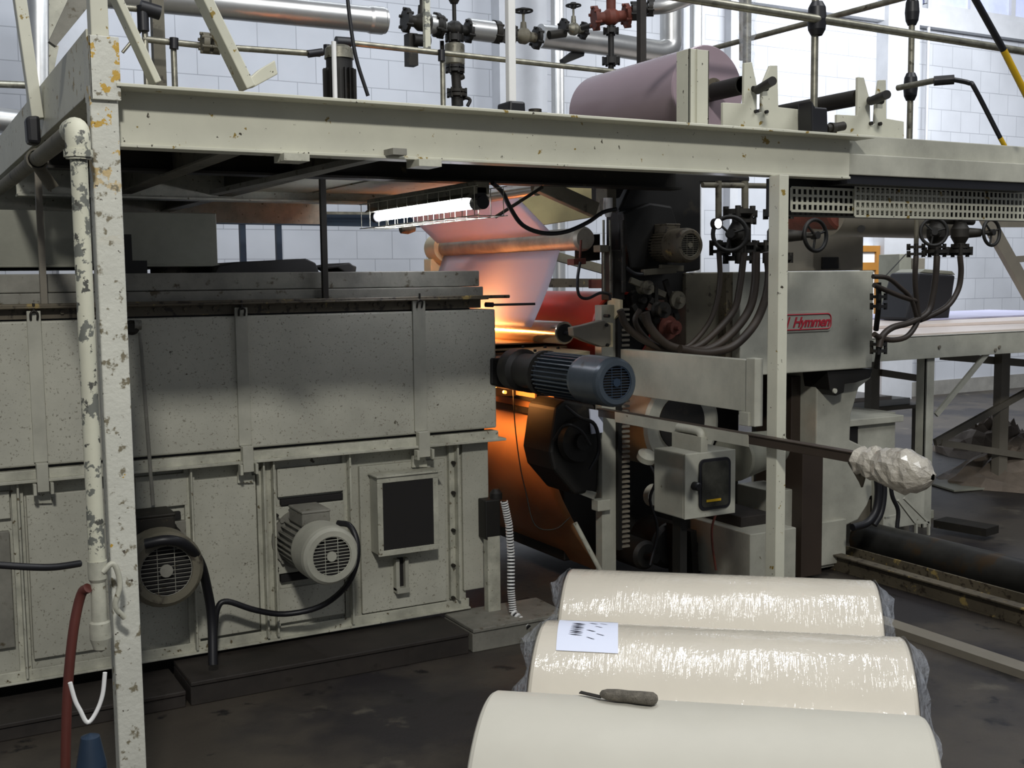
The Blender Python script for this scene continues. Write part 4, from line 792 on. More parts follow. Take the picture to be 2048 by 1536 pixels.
# ---------------------------------------------------------------- toothed rack post
rk = root('rack_post', 'cream upright post with black toothed rack left of the window cabinet', 'post', tuple(at(1220, 1145, Y=4.6)))
x0, x1 = at(1204, 900, Y=4.6).x, at(1232, 900, Y=4.6).x; zt = at(1220, 610, Y=4.6).z
M().box(x0, x1, 4.6, 4.66, 0, zt).build('post', 'press', rk, bev=.003)
M().box(x1, x1+.025, 4.58, 4.62, .35, zt).build('rack_back', 'black', rk)
m = M(); z = .36
while z < zt-.02: m.box(x1+.02, x1+.065, 4.575, 4.61, z, z+.011); z += .025
m.build('rack_teeth', 'taupe', rk)
M().prism([at(1202, 592, Y=4.84), at(1240, 600, Y=4.5), at(1240, 620, Y=4.5), at(1226, 642, Y=4.62), at(1204, 640, Y=4.82)], (.02, 0.005, 0)).build('top_plate', 'orange', rk, bev=.002)
M().prism(px([(1146, 655), (1170, 650), (1208, 640), (1222, 650), (1222, 690), (1205, 694), (1170, 682), (1148, 672)], Y=4.5), YD*.05).build('wedge_bracket', 'taupe', rk, bev=.004)
M().prism(px([(1208, 644), (1226, 646), (1226, 694), (1208, 694)], Y=4.53), YD*.02).build('side_plate', 'orange', rk)
pbox(1196, 1222, 1000, 1022, 4.56, .06, 'clamp_block', 'press', parent=rk)
for q in ((1216, 632), (1214, 690), (1212, 650)): p = at(*q, Y=4.5); M().cyl(p-YD*.01, p+YD*.03, .008, n=8).build('bolt', 'black', rk)
pbox(1168, 1194, 900, 975, 4.7, .12, 'cream_cover', 'press', parent=rk)
dk = root('brake_unit', 'black brake unit with hoses left of the rack post', 'machinery', tuple(at(1150, 900, Y=4.75)))
M().prism(px([(1112, 815), (1130, 800), (1190, 810), (1200, 880), (1196, 985), (1150, 990), (1108, 940), (1100, 905)], Y=4.62), YD*.27).build('casing', 'black', dk, bev=.015)
M().lathe(at(1150, 880, Y=4.62), (0, -1, 0), [(0, 0), (0, .1), (.02, .11), (.05, .1), (.05, .04), (.08, .04), (.08, 0)], 28).build('disc', 'black', dk)
M().tube([at(1130, 812, Y=4.56), at(1160, 835, Y=4.52), at(1190, 850, Y=4.52), at(1198, 900, Y=4.54), at(1180, 940, Y=4.56)], .009).build('brake_hose', 'rubber', dk)
M().tube([at(1108, 880, Y=4.58), at(1130, 850, Y=4.5), at(1160, 860, Y=4.5), at(1180, 890, Y=4.52)], .007).build('brake_hose', 'rubber', dk)
M().prism(px([(1180, 818), (1206, 822), (1206, 865), (1184, 868)], Y=4.55), YD*.01).build('paper_tag', 'label', dk)
pbox(1165, 1206, 885, 893, 4.72, .08, 'red_strip', 'rust', parent=dk)
M().bar(at(1138, 972, Y=4.7), at(1190, 992, Y=4.6), .03, .03).build('foot_bar', 'press', dk)
# ---------------------------------------------------------------- cantilever side plate and wrapped arm
ct = root('side_guard_plate', 'cream flat side plate with square end post standing on the wrapped arm', 'guard', tuple(at(1495, 850, X=3.1)))
zt, zb = 1.352, 1.138
M().box(3.10, 3.108, 3.60, 4.52, zb+.0, zt).box(3.108, 3.15, 3.60, 4.52, zt-.008, zt).build('side_plate', 'press', ct, bev=.002)
M().box(3.09, 3.135, 3.545, 3.60, 1.082, 1.362).build('end_post', 'press', ct, bev=.003)
M().box(3.08, 3.1, 3.57, 3.63, 1.082, 1.14).build('foot_block', 'press', ct, bev=.003)
ar = root('steel_boom', 'long brown steel boom reaching past the right platform post, its end wrapped in plastic', 'boom', (3.0, 3.4, 1.05))
M().box(2.990, 3.018, 2.86, 4.56, 1.030, 1.064).box(2.985, 3.024, 2.86, 4.56, 1.064, 1.070).build('arm_bar', 'brownpost', ar, bev=.002)
M().box(2.984, 2.988, 3.46, 4.4, 1.02, 1.068).build('cream_side', 'press', ar)
M().tube([(2.975, 3.90, 1.05), (2.975, 3.76, 1.048), (2.975, 3.74, 1.02)], .018, 12).box(2.955, 2.99, 3.72, 3.92, .965, 1.03).build('hinge_block', 'press', ar, bev=.004)
vs = []; rings = 16; n = 16; c0, c1 = at(1735, 918, Y=2.87), at(1862, 940, Y=2.6)
c0 = V((3.0, 2.90, 1.045)); c1 = V((3.0, 2.56, 1.03))
random.seed(11)
pr_ = [.03, .05, .042, .055, .06, .05, .062, .066, .07, .068, .072, .066, .064, .055, .038, .01]
for i, r_ in enumerate(pr_):
    p = c0.lerp(c1, i/(rings-1))
    for k in range(n):
        a = 2*math.pi*k/n; q = r_*(1+.16*(random.random()-.5)); vs.append(p+V((_c(a)*q, .006*random.random(), _s(a)*q)))
M().add(vs, [(i*n+k, i*n+(k+1) % n, (i+1)*n+(k+1) % n, (i+1)*n+k) for i in range(rings-1) for k in range(n)]+[tuple(range(n))[::-1]]).prism([(3.0, 2.60, 1.0), (3.0, 2.86, .99), (3.0, 2.68, .95)], (.006, 0, 0)).build('plastic_bundle', 'bundle' if 'bundle' in MAT else MAT.setdefault('bundle', mat('crumpled_plastic_bundle', '#b3ada0', .22, dirt=.3, dscale=18, bump=1, bscale=45, coat=.6)), ar)
M().prism(px([(1695, 925), (1735, 930), (1722, 975), (1718, 965)], X=3.0), XD*.01).build('hanging_tape', 'rustledge', ar)
# ---------------------------------------------------------------- window cabinet
wc = root('window_cabinet', 'cream control cabinet with rounded dark window and yellow strip', 'cabinet', tuple(at(1395, 1035, Y=4.1)))
cx0, cx1 = at(1370, 960, Y=4.1).x, at(1471, 960, Y=4.1).x; cz0, cz1 = at(1370, 1040, Y=4.1).z, at(1370, 909, Y=4.1).z
M().box(cx0, cx1, 4.112, 4.34, cz0, cz1).build('cabinet_body', 'press', wc, bev=.006)
fd_ = M().box(cx0, cx1, 4.1, 4.111, cz0, cz1).build('front_door', 'press', wc, bev=.003)
wx0, wx1 = at(1398, 965, Y=4.095).x, at(1461, 965, Y=4.095).x; wz0, wz1 = at(1430, 1018, Y=4.095).z, at(1430, 916, Y=4.095).z
M().prism(rrect(wx0, wx1, wz0, wz1, .03, 4.092), (0, .008, 0)).build('window_gasket', 'rubber', fd_, bev=.002)
M().prism(rrect(wx0+.014, wx1-.014, wz0+.014, wz1-.014, .02, 4.09), (0, .004, 0)).build('window_pane', MAT.setdefault('darkglass', mat('dark_dusty_glass', '#3a3a34', .25, dirt=.5, dscale=14)), fd_)
p = at(1425, 1001, Y=4.088); M().box(p.x-.035, p.x+.05, 4.087, 4.09, p.z-.005, p.z+.006).build('yellow_strip', 'yellow', fd_)
p = at(1394, 973, Y=4.08); M().lathe(p+YD*.02, (0, -1, 0), [(0, 0), (0, .02), (.03, .02), (.035, .014), (.035, 0)], 16).build('knob', 'rubber', fd_)
M().box(cx0+.05, cx0+.09, 4.2, 4.26, 0, cz0).build('cabinet_stand', 'black', wc)
# ---------------------------------------------------------------- things around the cabinet
M().lathe(at(1465, 915, Y=4.35), (1, .35, 0), [(0, 0), (0, .11), (.01, .12), (.42, .09), (.42, 0)], 32).build('grey_roll', 'cellar', label='dull grey roll lying behind the window cabinet', cat='roll')
pbox_t = lambda a, b, yt, yb, Y, D, nm, mt, label, cat, bev=.005: M().box(at(a, (yt+yb)/2, Y=Y).x, at(b, (yt+yb)/2, Y=Y).x, Y, Y+D, at((a+b)/2, yb, Y=Y).z, at((a+b)/2, yt, Y=Y).z).build(nm, mt, label=label, cat=cat, bev=bev)
pbox_t(1500, 1592, 1062, 1170, 4.45, .5, 'pale_block', 'press', 'cream block at the foot of the right platform post', 'block')
pbox_t(1482, 1545, 1030, 1060, 4.6, .3, 'rusty_beam', 'wood', 'brown rusty beam end right below the window cabinet', 'beam')
pbox_t(1545, 1600, 980, 1060, 4.7, .3, 'pale_block', 'press', 'cream block behind the right platform post at mid height', 'block')
p = at(1294, 912, Y=4.7); M().lathe(p, (0, -.6, 1), [(-.02, 0), (-.02, .05), (.01, .05), (.03, .02), (.03, 0)], 20).build('horn_dome', 'press', label='pale rounded dome between rack post and window cabinet', cat='dome')
p = at(1305, 990, Y=4.75); M().lathe(p, (0, -1, 0), [(0, 0), (0, .06), (.03, .05), (.03, 0)], 20).build('round_flange', 'press', label='pale round flange low between rack post and window cabinet', cat='flange')
M().tube([at(1440, 1010, Y=4.4), at(1425, 1050, Y=4.4), at(1425, 1090, Y=4.4), at(1432, 1140, Y=4.4)], .006).build('brown_wire', 'rust', label='thin brown wire hanging under the window cabinet', cat='wire')
M().tube([at(1300, 930, Y=4.68), at(1312, 960, Y=4.66), at(1300, 1000, Y=4.66), at(1315, 1060, Y=4.66), at(1300, 1130, Y=4.66)], .008).build('black_hose', 'rubber', label='black hose beside the pale round flange under the press', cat='hose')
dm = root('lower_drive', 'dark drive machinery on the floor under the window cabinet', 'machinery', tuple(at(1350, 1140, Y=4.8)))
for (a, y, r_, L_) in ((1340, 1090, .13, .3), (1400, 1110, .1, .35), (1290, 1110, .08, .2)): M().lathe(at(a, y, Y=4.9), (0, -1, 0), [(-.2, 0), (-.2, r_), (0, r_), (.02, r_*.8), (.02, r_*.3), (.1, r_*.3), (.1, 0)], 28).build('drive_wheel', 'black', dm)
for (a, y) in ((1345, 1045), (1380, 1060), (1460, 1100)): M().bar(at(a, y, Y=4.85), at(a+6, 1165, Y=4.85), .04, .06).build('strut', 'dark', dm)
# ---------------------------------------------------------------- hoses sweeping from the valves to the press head
hz = [([(1438, 504), (1440, 560), (1432, 610), (1415, 650), (1380, 690), (1345, 700), (1310, 690), (1282, 665), (1270, 640), (1280, 620)], .013, 'left thin brown hose of the bundle swinging below the press head', 4.42),
      ([(1488, 506), (1480, 570), (1468, 620), (1430, 665), (1390, 695), (1340, 700), (1295, 685), (1255, 655), (1240, 620)], .017, 'second brown hose of the bundle passing lowest on the left', 4.38),
      ([(1512, 504), (1510, 570), (1498, 620), (1465, 665), (1425, 695), (1385, 702), (1335, 690), (1300, 655), (1290, 625)], .021, 'thick brown hose in the middle of the bundle below the press head', 4.34),
      ([(1534, 504), (1538, 550), (1530, 600), (1508, 650), (1470, 690), (1430, 704), (1395, 705), (1360, 698)], .021, 'outermost thick brown hose passing next to the right platform post', 4.30)]
for pts_, r_, lb, Y in hz: M().tube([at(a, b, Y=Y) for a, b in pts_], r_, 12).build('steam_hose', 'hose', label=lb, cat='hose', group='hoses below the valves')
# valve groups
def hvalve(name, label, c, side, s, wheel_face=(0, -1, 0)):
    """upright body with bonnet to one side carrying a spoked wheel, flanges above and below"""
    t = root(name, label, 'valve', tuple(c)); c = V(c)
    M().lathe(c, (0, 0, 1), [(-.09*s, 0), (-.09*s, .026*s), (-.05*s, .028*s), (-.02*s, .045*s), (.02*s, .045*s), (.05*s, .028*s), (.09*s, .026*s), (.09*s, 0)], 18).build('body', 'dark', t)
    for z in (-.09, .09): M().flange(c+V((0, 0, z*s)), ZD, .058*s, .018*s, 4, .012*s).build('flange', 'dark', t)
    w = V((side*.8, -.6, 0)).normalized(); bo_ = M().cyl(c, c+w*.10*s, .03*s, .02*s).cyl(c+w*.1*s, c+w*.15*s, .01*s).build('bonnet', 'dark', t)
    M().wheel(c+w*.15*s, (side*.3-.25, -.95, .05), .064*s, .0085*s, 3, .016*s).build('handwheel', 'black', bo_); return t
hvalve('steam_valve', 'dark steam valve with pale-lit handwheel left of the right platform post', at(1478, 470, Y=4.5), -1, 1.3)
hvalve('steam_valve', 'dark steam valve half behind the right platform post, wheel showing to its right', at(1556, 472, Y=4.5), 1, 1.25)
hvalve('steam_valve', 'dark steam valve below the perforated guard with its wheel on the left', at(1872, 466, Y=4.5), -1, 1.15)
hvalve('steam_valve', 'dark steam valve below the perforated guard with its wheel on the right', at(1920, 466, Y=4.5), 1, 1.15)
for (pts_, Y, r_, lb) in (([(1437, 362), (1437, 440)], 4.6, .016, 'grey pipe dropping to the left steam valve'), ([(1490, 362), (1490, 420)], 4.6, .018, 'grey pipe dropping beside the right platform post'), ([(1405, 370), (1545, 372)], 4.6, .014, 'horizontal pipe under the beam left of the right platform post'), ([(1833, 430), (1832, 520)], 4.55, .013, 'slim dark pipe beside the left wheel of the right valve group')):
    M().cyl(at(*pts_[0], Y=Y), at(*pts_[1], Y=Y), r_).build('steam_pipe', 'grime', label=lb, cat='pipe')
mfl = root('valve_manifold', 'row of dark flanges joining the hoses left of the right platform post', 'manifold', tuple(at(1480, 495, Y=4.5)))
for a in (1440, 1490, 1532):
    for y in (488, 503): M().flange(at(a, y, Y=4.5), ZD, .05, .016, 4, .011).build('flange', 'dark', mfl)
M().cyl(at(1440, 495, Y=4.52), at(1545, 496, Y=4.52), .018).build('manifold_pipe', 'dark', mfl)
M().cyl(at(1490, 420, Y=4.5), at(1490, 500, Y=4.5), .03).flange(at(1490, 428, Y=4.5), ZD, .06, .018).flange(at(1490, 442, Y=4.5), ZD, .055, .018).build('riser', 'dark', mfl)
mf2 = root('valve_manifold', 'row of dark flanges above three hoses right of the press badge', 'manifold', tuple(at(1880, 500, Y=4.5)))
for a in (1832, 1874, 1920):
    for y in (494, 508): M().flange(at(a, y, Y=4.5), ZD, .046, .014, 4, .011).build('flange', 'dark', mf2)
M().cyl(at(1855, 440, Y=4.55), at(1945, 443, Y=4.55), .022).build('manifold_pipe', 'dark', mf2)
rl_ = root('round_lamp', 'small round lamp shining white among the valves', 'lamp', tuple(at(1437, 448, Y=4.30)))
p = at(1437, 447, Y=4.28); M().lathe(p+YD*.03, (0, -1, 0), [(0, 0), (0, .026), (.03, .028), (.03, .022)], 20).build('lamp_body', 'dark', rl_)
M().lathe(p+YD*.004, (0, -1, 0), [(0, .022), (.006, .016), (.008, 0)], 20).build('lamp_glass', 'led', rl_)
for pts_, r_, lb in (([(1832, 512), (1830, 560), (1834, 610), (1836, 640), (1815, 672), (1785, 680), (1760, 675), (1748, 668)], .015, 'left hose of the right valve group, looping low onto the bench'),
                     ([(1874, 512), (1872, 545), (1866, 590), (1855, 625), (1820, 645), (1785, 655), (1765, 672), (1758, 695)], .018, 'middle hose of the right valve group'),
                     ([(1920, 512), (1922, 545), (1916, 580), (1895, 612), (1860, 632), (1840, 640)], .016, 'right hose of the right valve group'),
                     ([(1746, 553), (1775, 556), (1800, 575), (1822, 598), (1835, 640)], .013, 'upper black hose arching out from the right side of the press'),
                     ([(1748, 570), (1775, 582), (1805, 594), (1832, 602)], .014, 'lower straight black hose out of the right side of the press')):
    M().tube([at(a, b, Y=4.42) for a, b in pts_], r_, 12).build('steam_hose', 'hose', label=lb, cat='hose', group='hoses right of the press')
for (y0, y1, lb) in ((565, 660, 'upper black hose coupling at the right side of the press'), (668, 735, 'lower black hose coupling at the right side of the press')):
    t = root('hose_coupling', lb, 'coupling', tuple(at(1757, y0, Y=4.45)))
    M().tube([at(1757, y0, Y=4.45), at(1757, (y0+y1)/2, Y=4.45), at(1752, y1, Y=4.5)], .015).build('elbow', 'black', t)
    for k in (.3, .5): M().flange(at(1757, y0+(y1-y0)*k, Y=4.45), ZD, .042, .016, 4, .01).build('flange', 'black', t)
M().cyl(at(1812, 508, Y=4.45), at(1768, 555, Y=4.45), .003).build('thin_wire', 'rubber', label='thin wire slanting from the right flanges to the press', cat='wire')
# ================================================================ bench and store at the right
bn = root('stacking_bench', 'long cream steel bench on braced legs piled with pinkish boards', 'bench', (6.2, 5.2, 0))
TZ = 1.29
M().box(5.45, 9.4, 5.2, 5.21, TZ-.15, TZ).box(5.45, 9.4, 5.2, 5.26, TZ-.008, TZ).build('front_rail', 'press', bn, bev=.002)
M().box(5.45, 10.4, 5.21, 7.6, TZ-.03, TZ-.012).build('bench_top', 'cellar', bn)
lg = at(1858, 1045, Y=5.22)
M().box(6.02, 6.1, 5.22, 5.235, 0, 1.2).box(6.02, 6.03, 5.22, 5.3, 0, 1.2).build('leg', 'press', bn, bev=.002)
xb = at(1900, 850, Y=5.9).x
M().box(6.35, 6.43, 6.0, 6.07, 0, TZ-.03).build('leg', 'taupe', bn)
xc = at(2010, 800, Y=5.9).x; M().box(xc-.05, xc+.05, 5.9, 5.97, 0, TZ-.03).build('leg', 'taupe', bn)
M().box(5.3, 5.36, 6.0, 6.06, 0, TZ-.03).build('leg', 'taupe', bn)
M().bar(at(1870, 885, Y=5.9), at(2060, 780, Y=5.9), .03, .05).build('diagonal', 'taupe', bn)
M().bar(at(1872, 830, Y=5.3), at(1975, 705, Y=5.22), .02, .035).build('diagonal', 'press', bn)
M().bar(at(1880, 885, Y=5.9), at(2070, 915, Y=5.9), .04, .05).bar(at(1760, 745, Y=6.0), at(1860, 760, Y=6.0), .04, .05).bar(at(1885, 712, Y=6.0), at(2070, 728, Y=6.0), .05, .06).build('cross_tie', 'taupe', bn)
for q in ((1878, 694), (1998, 694), (1990, 700)): p = at(*q, Y=5.2); M().cyl(p-YD*.008, p, .012, n=10).build('bolt', 'taupe', bn)
zz = TZ-.011
def slab(x0, x1, y0, y1, t, lb, rot=0., mt='boards'):
    global zz
    c = V(((x0+x1)/2, (y0+y1)/2, zz+t/2)); ex = V((_c(rot), _s(rot), 0)); ey = V((-_s(rot), _c(rot), 0))
    M().obox(c, ex*(x1-x0)/2, ey*(y1-y0)/2, (0, 0, t/2)).build('laminate_board', mt, label=lb, cat='board', group='boards on the bench', bev=.002); zz += t+.001
slab(5.6, 8.4, 5.35, 7.3, .018, 'wide pinkish board lowest on the bench', .01)
slab(6.3, 9.3, 5.9, 7.5, .022, 'pinkish white board lying crosswise on the bench', -.05)
slab(7.2, 9.6, 6.4, 7.5, .014, 'topmost bluish board at the far end of the bench', .04, 'bluehead')
sc_ = root('machine_hood', 'dark grey tapered hood standing on the bench behind the hoses', 'hood', tuple(at(1860, 640, Y=6.4)))
M().prism(px([(1838, 545), (1912, 550), (1898, 645), (1810, 640)], Y=6.4), YD*.3).build('hood_body', 'rubber', sc_, bev=.02)
M().prism(px([(1838, 545), (1912, 550), (1905, 542), (1850, 538)], Y=6.42), YD*.26).build('hood_cap', 'cellar', sc_, bev=.008)
pbox_t(1798, 1822, 508, 610, 9.0, .3, 'wall_cabinet', 'cellar', 'pale grey tall box on the wall behind the right hoses', 'box')
pbox_t(1836, 1850, 516, 540, 9.0, .2, 'small_wall_box', 'taupe', 'small grey wall box behind the right valve group', 'box')
ff = root('conveyor_stand', 'grey slanting conveyor frame at the right edge above the bench', 'frame', tuple(at(2030, 560, Y=6.0)))
M().bar(at(1970, 432, Y=6.0), at(2075, 620, Y=6.0), .05, .11).build('slanting_leg', 'taupe', ff, bev=.004)
M().bar(at(1990, 447, Y=6.05), at(2080, 447, Y=6.05), .05, .06).bar(at(2015, 520, Y=6.0), at(2080, 515, Y=6.0), .04, .05).build('cross_rail', 'taupe', ff)
# low shelf with sheets under the bench
ls = root('low_trolley', 'low trolley stacked with white sheets under the left end of the bench', 'trolley', (6.6, 6.9, 0))
M().box(6.0, 7.6, 6.6, 7.5, .58, .61).box(6.0, 6.04, 6.6, 6.64, 0, .58).box(7.5, 7.54, 6.6, 6.64, 0, .58).box(6.0, 6.04, 7.4, 7.44, 0, .58).box(7.5, 7.54, 7.4, 7.44, 0, .58).build('trolley_frame', 'taupe', ls)
zz = .611
def sheetp(x0, x1, y0, y1, t, lb, rot, mt='white'):
    global zz
    c = V(((x0+x1)/2, (y0+y1)/2, zz+t/2)); ex = V((_c(rot), _s(rot), 0)); ey = V((-_s(rot), _c(rot), 0))
    M().obox(c, ex*(x1-x0)/2, ey*(y1-y0)/2, (0, 0, t/2)).build('paper_stack', mt, label=lb, cat='paper stack'); zz += t+.001
sheetp(6.05, 7.5, 6.65, 7.4, .05, 'lower white sheet stack on the low trolley', .03)
sheetp(6.15, 7.3, 6.7, 7.3, .03, 'upper crooked brown-edged stack on the low trolley', -.08, 'boards')
# cabinets beside the press
cb = root('floor_cabinet', 'cream floor cabinet with overhanging lid between press and bench', 'cabinet', tuple(at(1765, 1000, Y=5.3)))
gx0, gx1 = at(1716, 900, Y=5.1).x, at(1790, 900, Y=5.1).x
M().box(gx0, gx1, 5.1, 5.7, .3, at(1755, 846, Y=5.1).z).build('cabinet_body', 'press', cb, bev=.005)
M().box(gx0-.14, gx1+.03, 5.06, 5.74, at(1755, 846, Y=5.1).z, at(1755, 833, Y=5.1).z).build('lid', 'press', cb, bev=.004)
M().box(gx1+.002, gx1+.22, 5.3, 5.7, .12, at(1755, 838, Y=5.1).z).build('side_section', 'orange' if False else 'press', cb, bev=.004)
M().box(at(1768, 980, Y=5.0).x, at(1850, 980, Y=5.0).x, 5.0, 5.1, .1, at(1800, 925, Y=5.0).z).build('lower_panel', 'press', cb, bev=.004)
M().box(gx0-.12, gx0-.004, 5.1, 5.6, .3, at(1755, 850, Y=5.1).z).build('dark_side', 'black', cb)
M().box(gx0, gx1+.2, 5.15, 5.65, 0, .3).build('plinth', 'taupe', cb)
for k, (pts_, r_) in enumerate((([(1752, 935), (1757, 980), (1752, 1020), (1735, 1045), (1705, 1055)], .022), ([(1765, 945), (1768, 985), (1762, 1025), (1748, 1050)], .018), ([(1780, 945), (1784, 990), (1796, 1020), (1794, 1055)], .012))):
    M().tube([at(a, b, Y=4.5) for a, b in pts_], r_).build('floor_cable', 'rubber', label=['thickest black cable curving down under the wrapped arm', 'second black cable under the wrapped arm', 'slim black cable right of the others under the wrapped arm'][k], cat='cable', group='cables below the wrapped arm')
fb = root('folding_bracket', 'small white angular bracket frame on the floor beside the steel beams', 'bracket', tuple(at(1830, 1070, Y=4.6)))
for p_, q_ in (((1796, 1000), (1830, 1045)), ((1808, 996), (1857, 1045)), ((1830, 1045), (1857, 1045)), ((1857, 1045), (1857, 1070)), ((1832, 1048), (1832, 1068)), ((1770, 1036), (1800, 1030))):
    M().bar(at(*p_, Y=4.7), at(*q_, Y=4.7), .014, .014).build('frame_bar', 'press', fb)
pbox_t(1838, 1868, 1022, 1060, 5.4, .2, 'grey_block', 'cellar', 'small grey block on the floor behind the white bracket', 'block')
M().bar(at(1880, 1044, Z=.06), at(1985, 1062, Z=.06), .16, .05).build('floor_bar', 'dark', label='short dark steel bar lying on the floor right of the white bracket', cat='bar')
# steel beams on the floor
sb_ = root('steel_tube', 'large dark steel tube lying on the floor, running towards the right edge', 'tube', (5.15, 3.6, 0))
M().lathe((5.12, 4.9, .107), (0, -1, 0), [(0, 0), (0, .1), (.005, .105), (3.6, .105), (3.6, 0)], 40).build('tube', 'tubes' if 'tubes' in MAT else MAT.setdefault('tubes', mat('bluish_brown_steel', '#33322f', .4, metal=.4, dirt=.4, dscale=6, chips=[('#3d3020', 5, .55, .1)])), sb_)
ch = root('channel_beam', 'rusty channel beam lying on the floor in front of the large tube', 'beam', (4.8, 3.6, 0))
M().box(4.72, 4.95, 1.4, 4.85, 0, .012).box(4.72, 4.732, 1.4, 4.85, .012, .09).box(4.938, 4.95, 1.4, 4.85, .012, .09).box(4.69, 4.76, 1.4, 4.85, .0905, .1).build('channel', 'rustledge', ch, bev=.002)
# crumpled brown paper and boards under the bench
random.seed(5)
def crumple(name, cx, cy, rx, ry, h, lb, mt='card'):
    n, mseg = 9, 22; vs = [V((cx, cy, h))]
    for i in range(1, n+1):
        for k in range(mseg):
            a = 2*math.pi*k/mseg; q = i/n; jr = 1+.18*(random.random()-.5)
            z = h*(1-q**1.7)*(.7+.6*random.random()) if i < n else .002
            vs.append(V((cx+rx*q*jr*_c(a), cy+ry*q*jr*_s(a), max(z, .002))))
    f = [(0, 1+k, 1+(k+1) % mseg) for k in range(mseg)]+[(1+(i-1)*mseg+k, 1+(i-1)*mseg+(k+1) % mseg, 1+i*mseg+(k+1) % mseg, 1+i*mseg+k) for i in range(1, n) for k in range(mseg)]
    vs.append(V((cx, cy, .001))); f += [(len(vs)-1, 1+(n-1)*mseg+k, 1+(n-1)*mseg+(k+1) % mseg) for k in range(mseg)]
    M().add(vs, f).build(name, mt, label=lb, cat='paper heap', loc=(cx, cy, 0))
p = at(2040, 935, Z=.1); crumple('paper_heap', p.x, p.y, .75, .55, .24, 'big heap of crumpled brown paper on the floor at the right edge')
p = at(2040, 890, Z=.1); crumple('paper_heap', p.x, p.y+.3, .6, .5, .3, 'second heap of crumpled brown paper further back under the bench')
a_ = at(1900, 925, Z=.2)
M().obox((a_.x+.25, a_.y-.05, .012), (.34, -.08, 0), (.06, .2, 0), (0, 0, .008)).build('loose_board', 'cellar', label='loose board lying before the paper heap right of the bench leg', cat='board', bev=.003)
# ================================================================ foreground rolls on a low pallet
AXD = V((.766, -.643, 0)).normalized(); PRP = V((.643, .766, 0))
RR, RL = .285, 1.0
def paper_roll(name, label, tip, zc, wrapped, L=RL, r=RR):
    """tip = pixel of the upper left end of the silhouette"""
    e = math.atan2(1.0, 2.9); h = zc+r*_c(.35)
    p = at(*tip, Z=h); c0 = p-PRP*r*math.sin(.35)+V((0, 0, 0)); c0.z = zc
    t = root(name, label, 'paper roll', tuple(c0)); t.rotation_euler = (0, 0, math.atan2(AXD.y, AXD.x))
    def obj(m, nm, mt, **k):       # local frame: x along the roll
        keep = ORG[t]; ORG[t] = V((0, 0, 0)); o = m.build(nm, mt, t, **k); ORG[t] = keep; return o
    m = M().lathe((0, 0, 0), (1, 0, 0), [(0, .06), (0, r-.01), (.004, r-.004), (.012, r), (L-.012, r), (L-.004, r-.004), (L, r-.01), (L, .06)], 96)
    obj(m, 'paper_winding', 'wrap' if wrapped else 'paper')
    obj(M().lathe((0, 0, 0), (1, 0, 0), [(-.004, .04), (-.004, .062), (L+.004, .062), (L+.004, .04), (-.004, .04)], 32), 'cardboard_core', 'card')
    if wrapped:
        for x0, sgn in ((0, -1), (L, 1)):
            vs = []; nr, nk = 7, 60
            for i in range(nr):
                q = i/(nr-1)
                for k in range(nk):
                    a = 2*math.pi*k/nk; rr_ = r+.003-q*.09*(1+.5*math.sin(a*7+x0*3))+.008*(random.random()-.5)*q
                    vs.append((x0+sgn*(q*.045*(1+.35*math.sin(a*5+1)+.3*(random.random()-.5))) , rr_*_c(a), rr_*_s(a)))
            obj(M().add(vs, [(i*nk+k, i*nk+(k+1) % nk, (i+1)*nk+(k+1) % nk, (i+1)*nk+k) for i in range(nr-1) for k in range(nk)], True), 'film_skirt', 'film')
    return t, obj, c0
zc = .43
r1 = paper_roll('paper_roll', 'film wrapped cream paper roll, furthest of the three in the foreground', (1142, 1138), zc, True)
r2 = paper_roll('paper_roll', 'film wrapped cream paper roll with a bluish barcode label, middle of the three', (1092, 1240), zc, True)
r3 = paper_roll('paper_roll', 'bare cream paper roll nearest the camera with a knife on it', (988, 1380), zc, False)
# label on the middle roll (curved with it)
t, obj, c0 = r2
def curved(x0, x1, a0, a1, rr_, mt, nm, n=10, par=None):
    vs = []
    for i in range(n+1):
        a = a0+(a1-a0)*i/n
        for x in (x0, x1): vs.append((x+(.02*(i/n) if True else 0), rr_*_c(a), rr_*_s(a)))
    return obj(M().add(vs, [(2*i, 2*i+1, 2*i+3, 2*i+2) for i in range(n)], True), nm, mt)
A0, A1 = math.radians(76), math.radians(117)
curved(.045, .215, A0, A1, RR+.002, 'label', 'barcode_label')
for i in range(9): 
    aa = A0+.17+.036*i; curved(.088, .110, aa, aa+(.018 if i % 3 else .028), RR+.0028, 'ink', 'barcode_bar', 1)
for i, (x_, w_, q) in enumerate(((.135, .01, .2), (.135, .01, .5), (.155, .006, .35), (.165, .006, .2), (.165, .006, .6), (.14, .006, .7))):
    aa = A0+(A1-A0)*q; curved(x_, x_+w_, aa, aa+.03, RR+.0028, 'ink', 'printed_mark', 1)
curved(.05, .21, A0+.01, A0+.022, RR+.0028, 'ink', 'printed_line', 1)
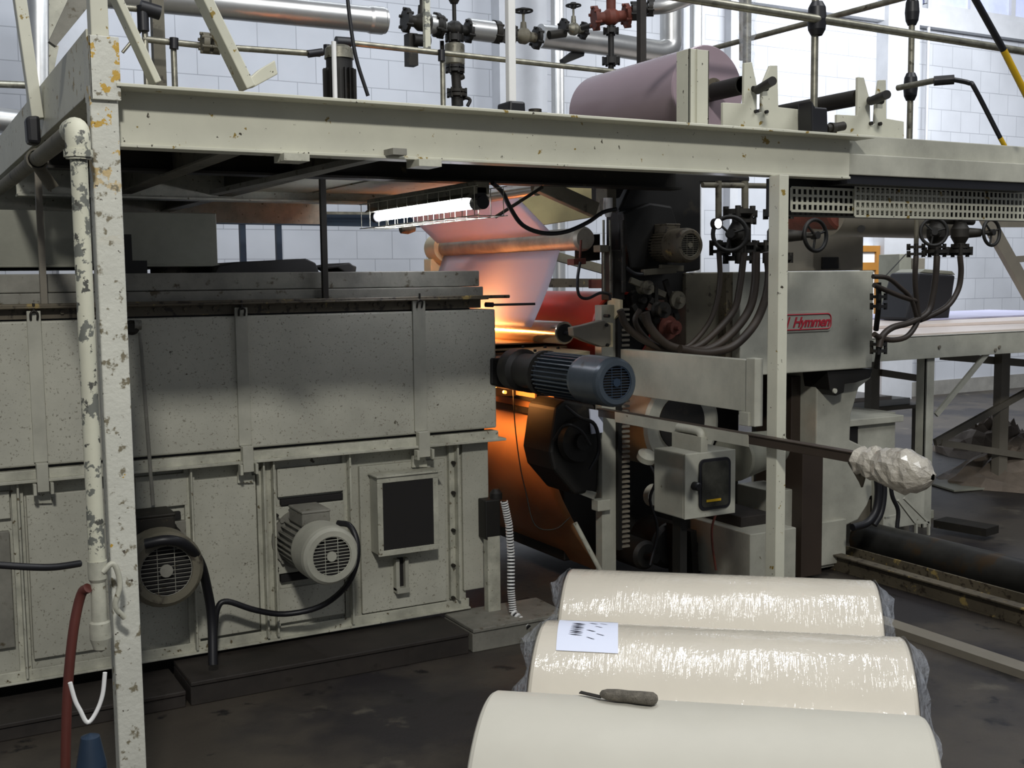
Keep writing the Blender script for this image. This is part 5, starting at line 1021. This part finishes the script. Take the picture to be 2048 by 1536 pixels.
# knife on the nearest roll
t, obj, c0 = r3
def ontop(px_, py_):   # point on the cylinder surface seen at a pixel
    d = (FW+RT*((px_-1024)/FPX)-UP*((py_-768)/FPX)).normalized(); o = EYE-V(c0)
    oy, dy = o.dot(PRP), d.dot(PRP); a = dy*dy+d.z*d.z; b = 2*(oy*dy+o.z*d.z); c = oy*oy+o.z*o.z-RR*RR
    return EYE+d*((-b-math.sqrt(max(b*b-4*a*c, 0)))/(2*a))
k0, k1, k2 = ontop(1160, 1391), ontop(1203, 1401), ontop(1313, 1412)
up_ = ((k1-V(c0))-AXD*(k1-V(c0)).dot(AXD)).normalized()
kn = root('knife', 'old worn knife with fabric-bound grey handle lying on the nearest roll', 'knife', tuple(k1))
dk_ = (k2-k1).normalized(); xk = dk_.cross(up_).normalized()
def kring(t_, w_, h_): w_ *= 1.5; h_ *= 1.35; c = k1+dk_*t_+up_*(.0155); return [c+xk*w_*_c(a)+up_*h_*_s(a) for a in [2*math.pi*i/14 for i in range(14)]]
Lk = (k2-k1).length; vs = []
rg = [(-.004, .002, .002), (0, .008, .006), (.012, .011, .009), (Lk*.3, .014, .0105), (Lk*.5, .0125, .010), (Lk*.75, .015, .011), (Lk*.93, .0145, .011), (Lk, .009, .007), (Lk+.003, .002, .002)]
for a in rg: vs += kring(*a)
M().add(vs, [(i*14+k, i*14+(k+1) % 14, (i+1)*14+(k+1) % 14, (i+1)*14+k) for i in range(len(rg)-1) for k in range(14)]+[tuple(range(14))[::-1], tuple(range((len(rg)-1)*14, len(rg)*14))], True).build('handle', MAT.setdefault('knifeh', mat('worn_grey_wrap', '#7a7468', .8, dirt=.5, dscale=60, bump=.8, bscale=220)), kn)
db = (k0-k1).normalized()
M().obox(k1+db*(k0-k1).length*.5+up_*.008, db*(k0-k1).length*.5, xk*.0095, up_*.0012).build('blade', 'dark', kn)
# pallet under the rolls
cmid = (V(r1[2])+V(r3[2]))/2+AXD*RL/2; half = (V(r1[2])-V(r3[2])).length/2+.2
pt = root('pallet', 'low wooden pallet under the three foreground rolls', 'pallet', (cmid.x, cmid.y, 0))
for i in range(5):
    c = cmid+AXD*(-.36+.18*i); M().obox((c.x, c.y, .13), AXD*.05, PRP*half, (0, 0, .0149)).build('deck_board', 'wood', pt)
for i in (-1, 0, 1):
    c = cmid+PRP*(half-.06)*i; M().obox((c.x, c.y, .0575), AXD*.42, PRP*.05, (0, 0, .0575)).build('bearer', 'wood', pt)
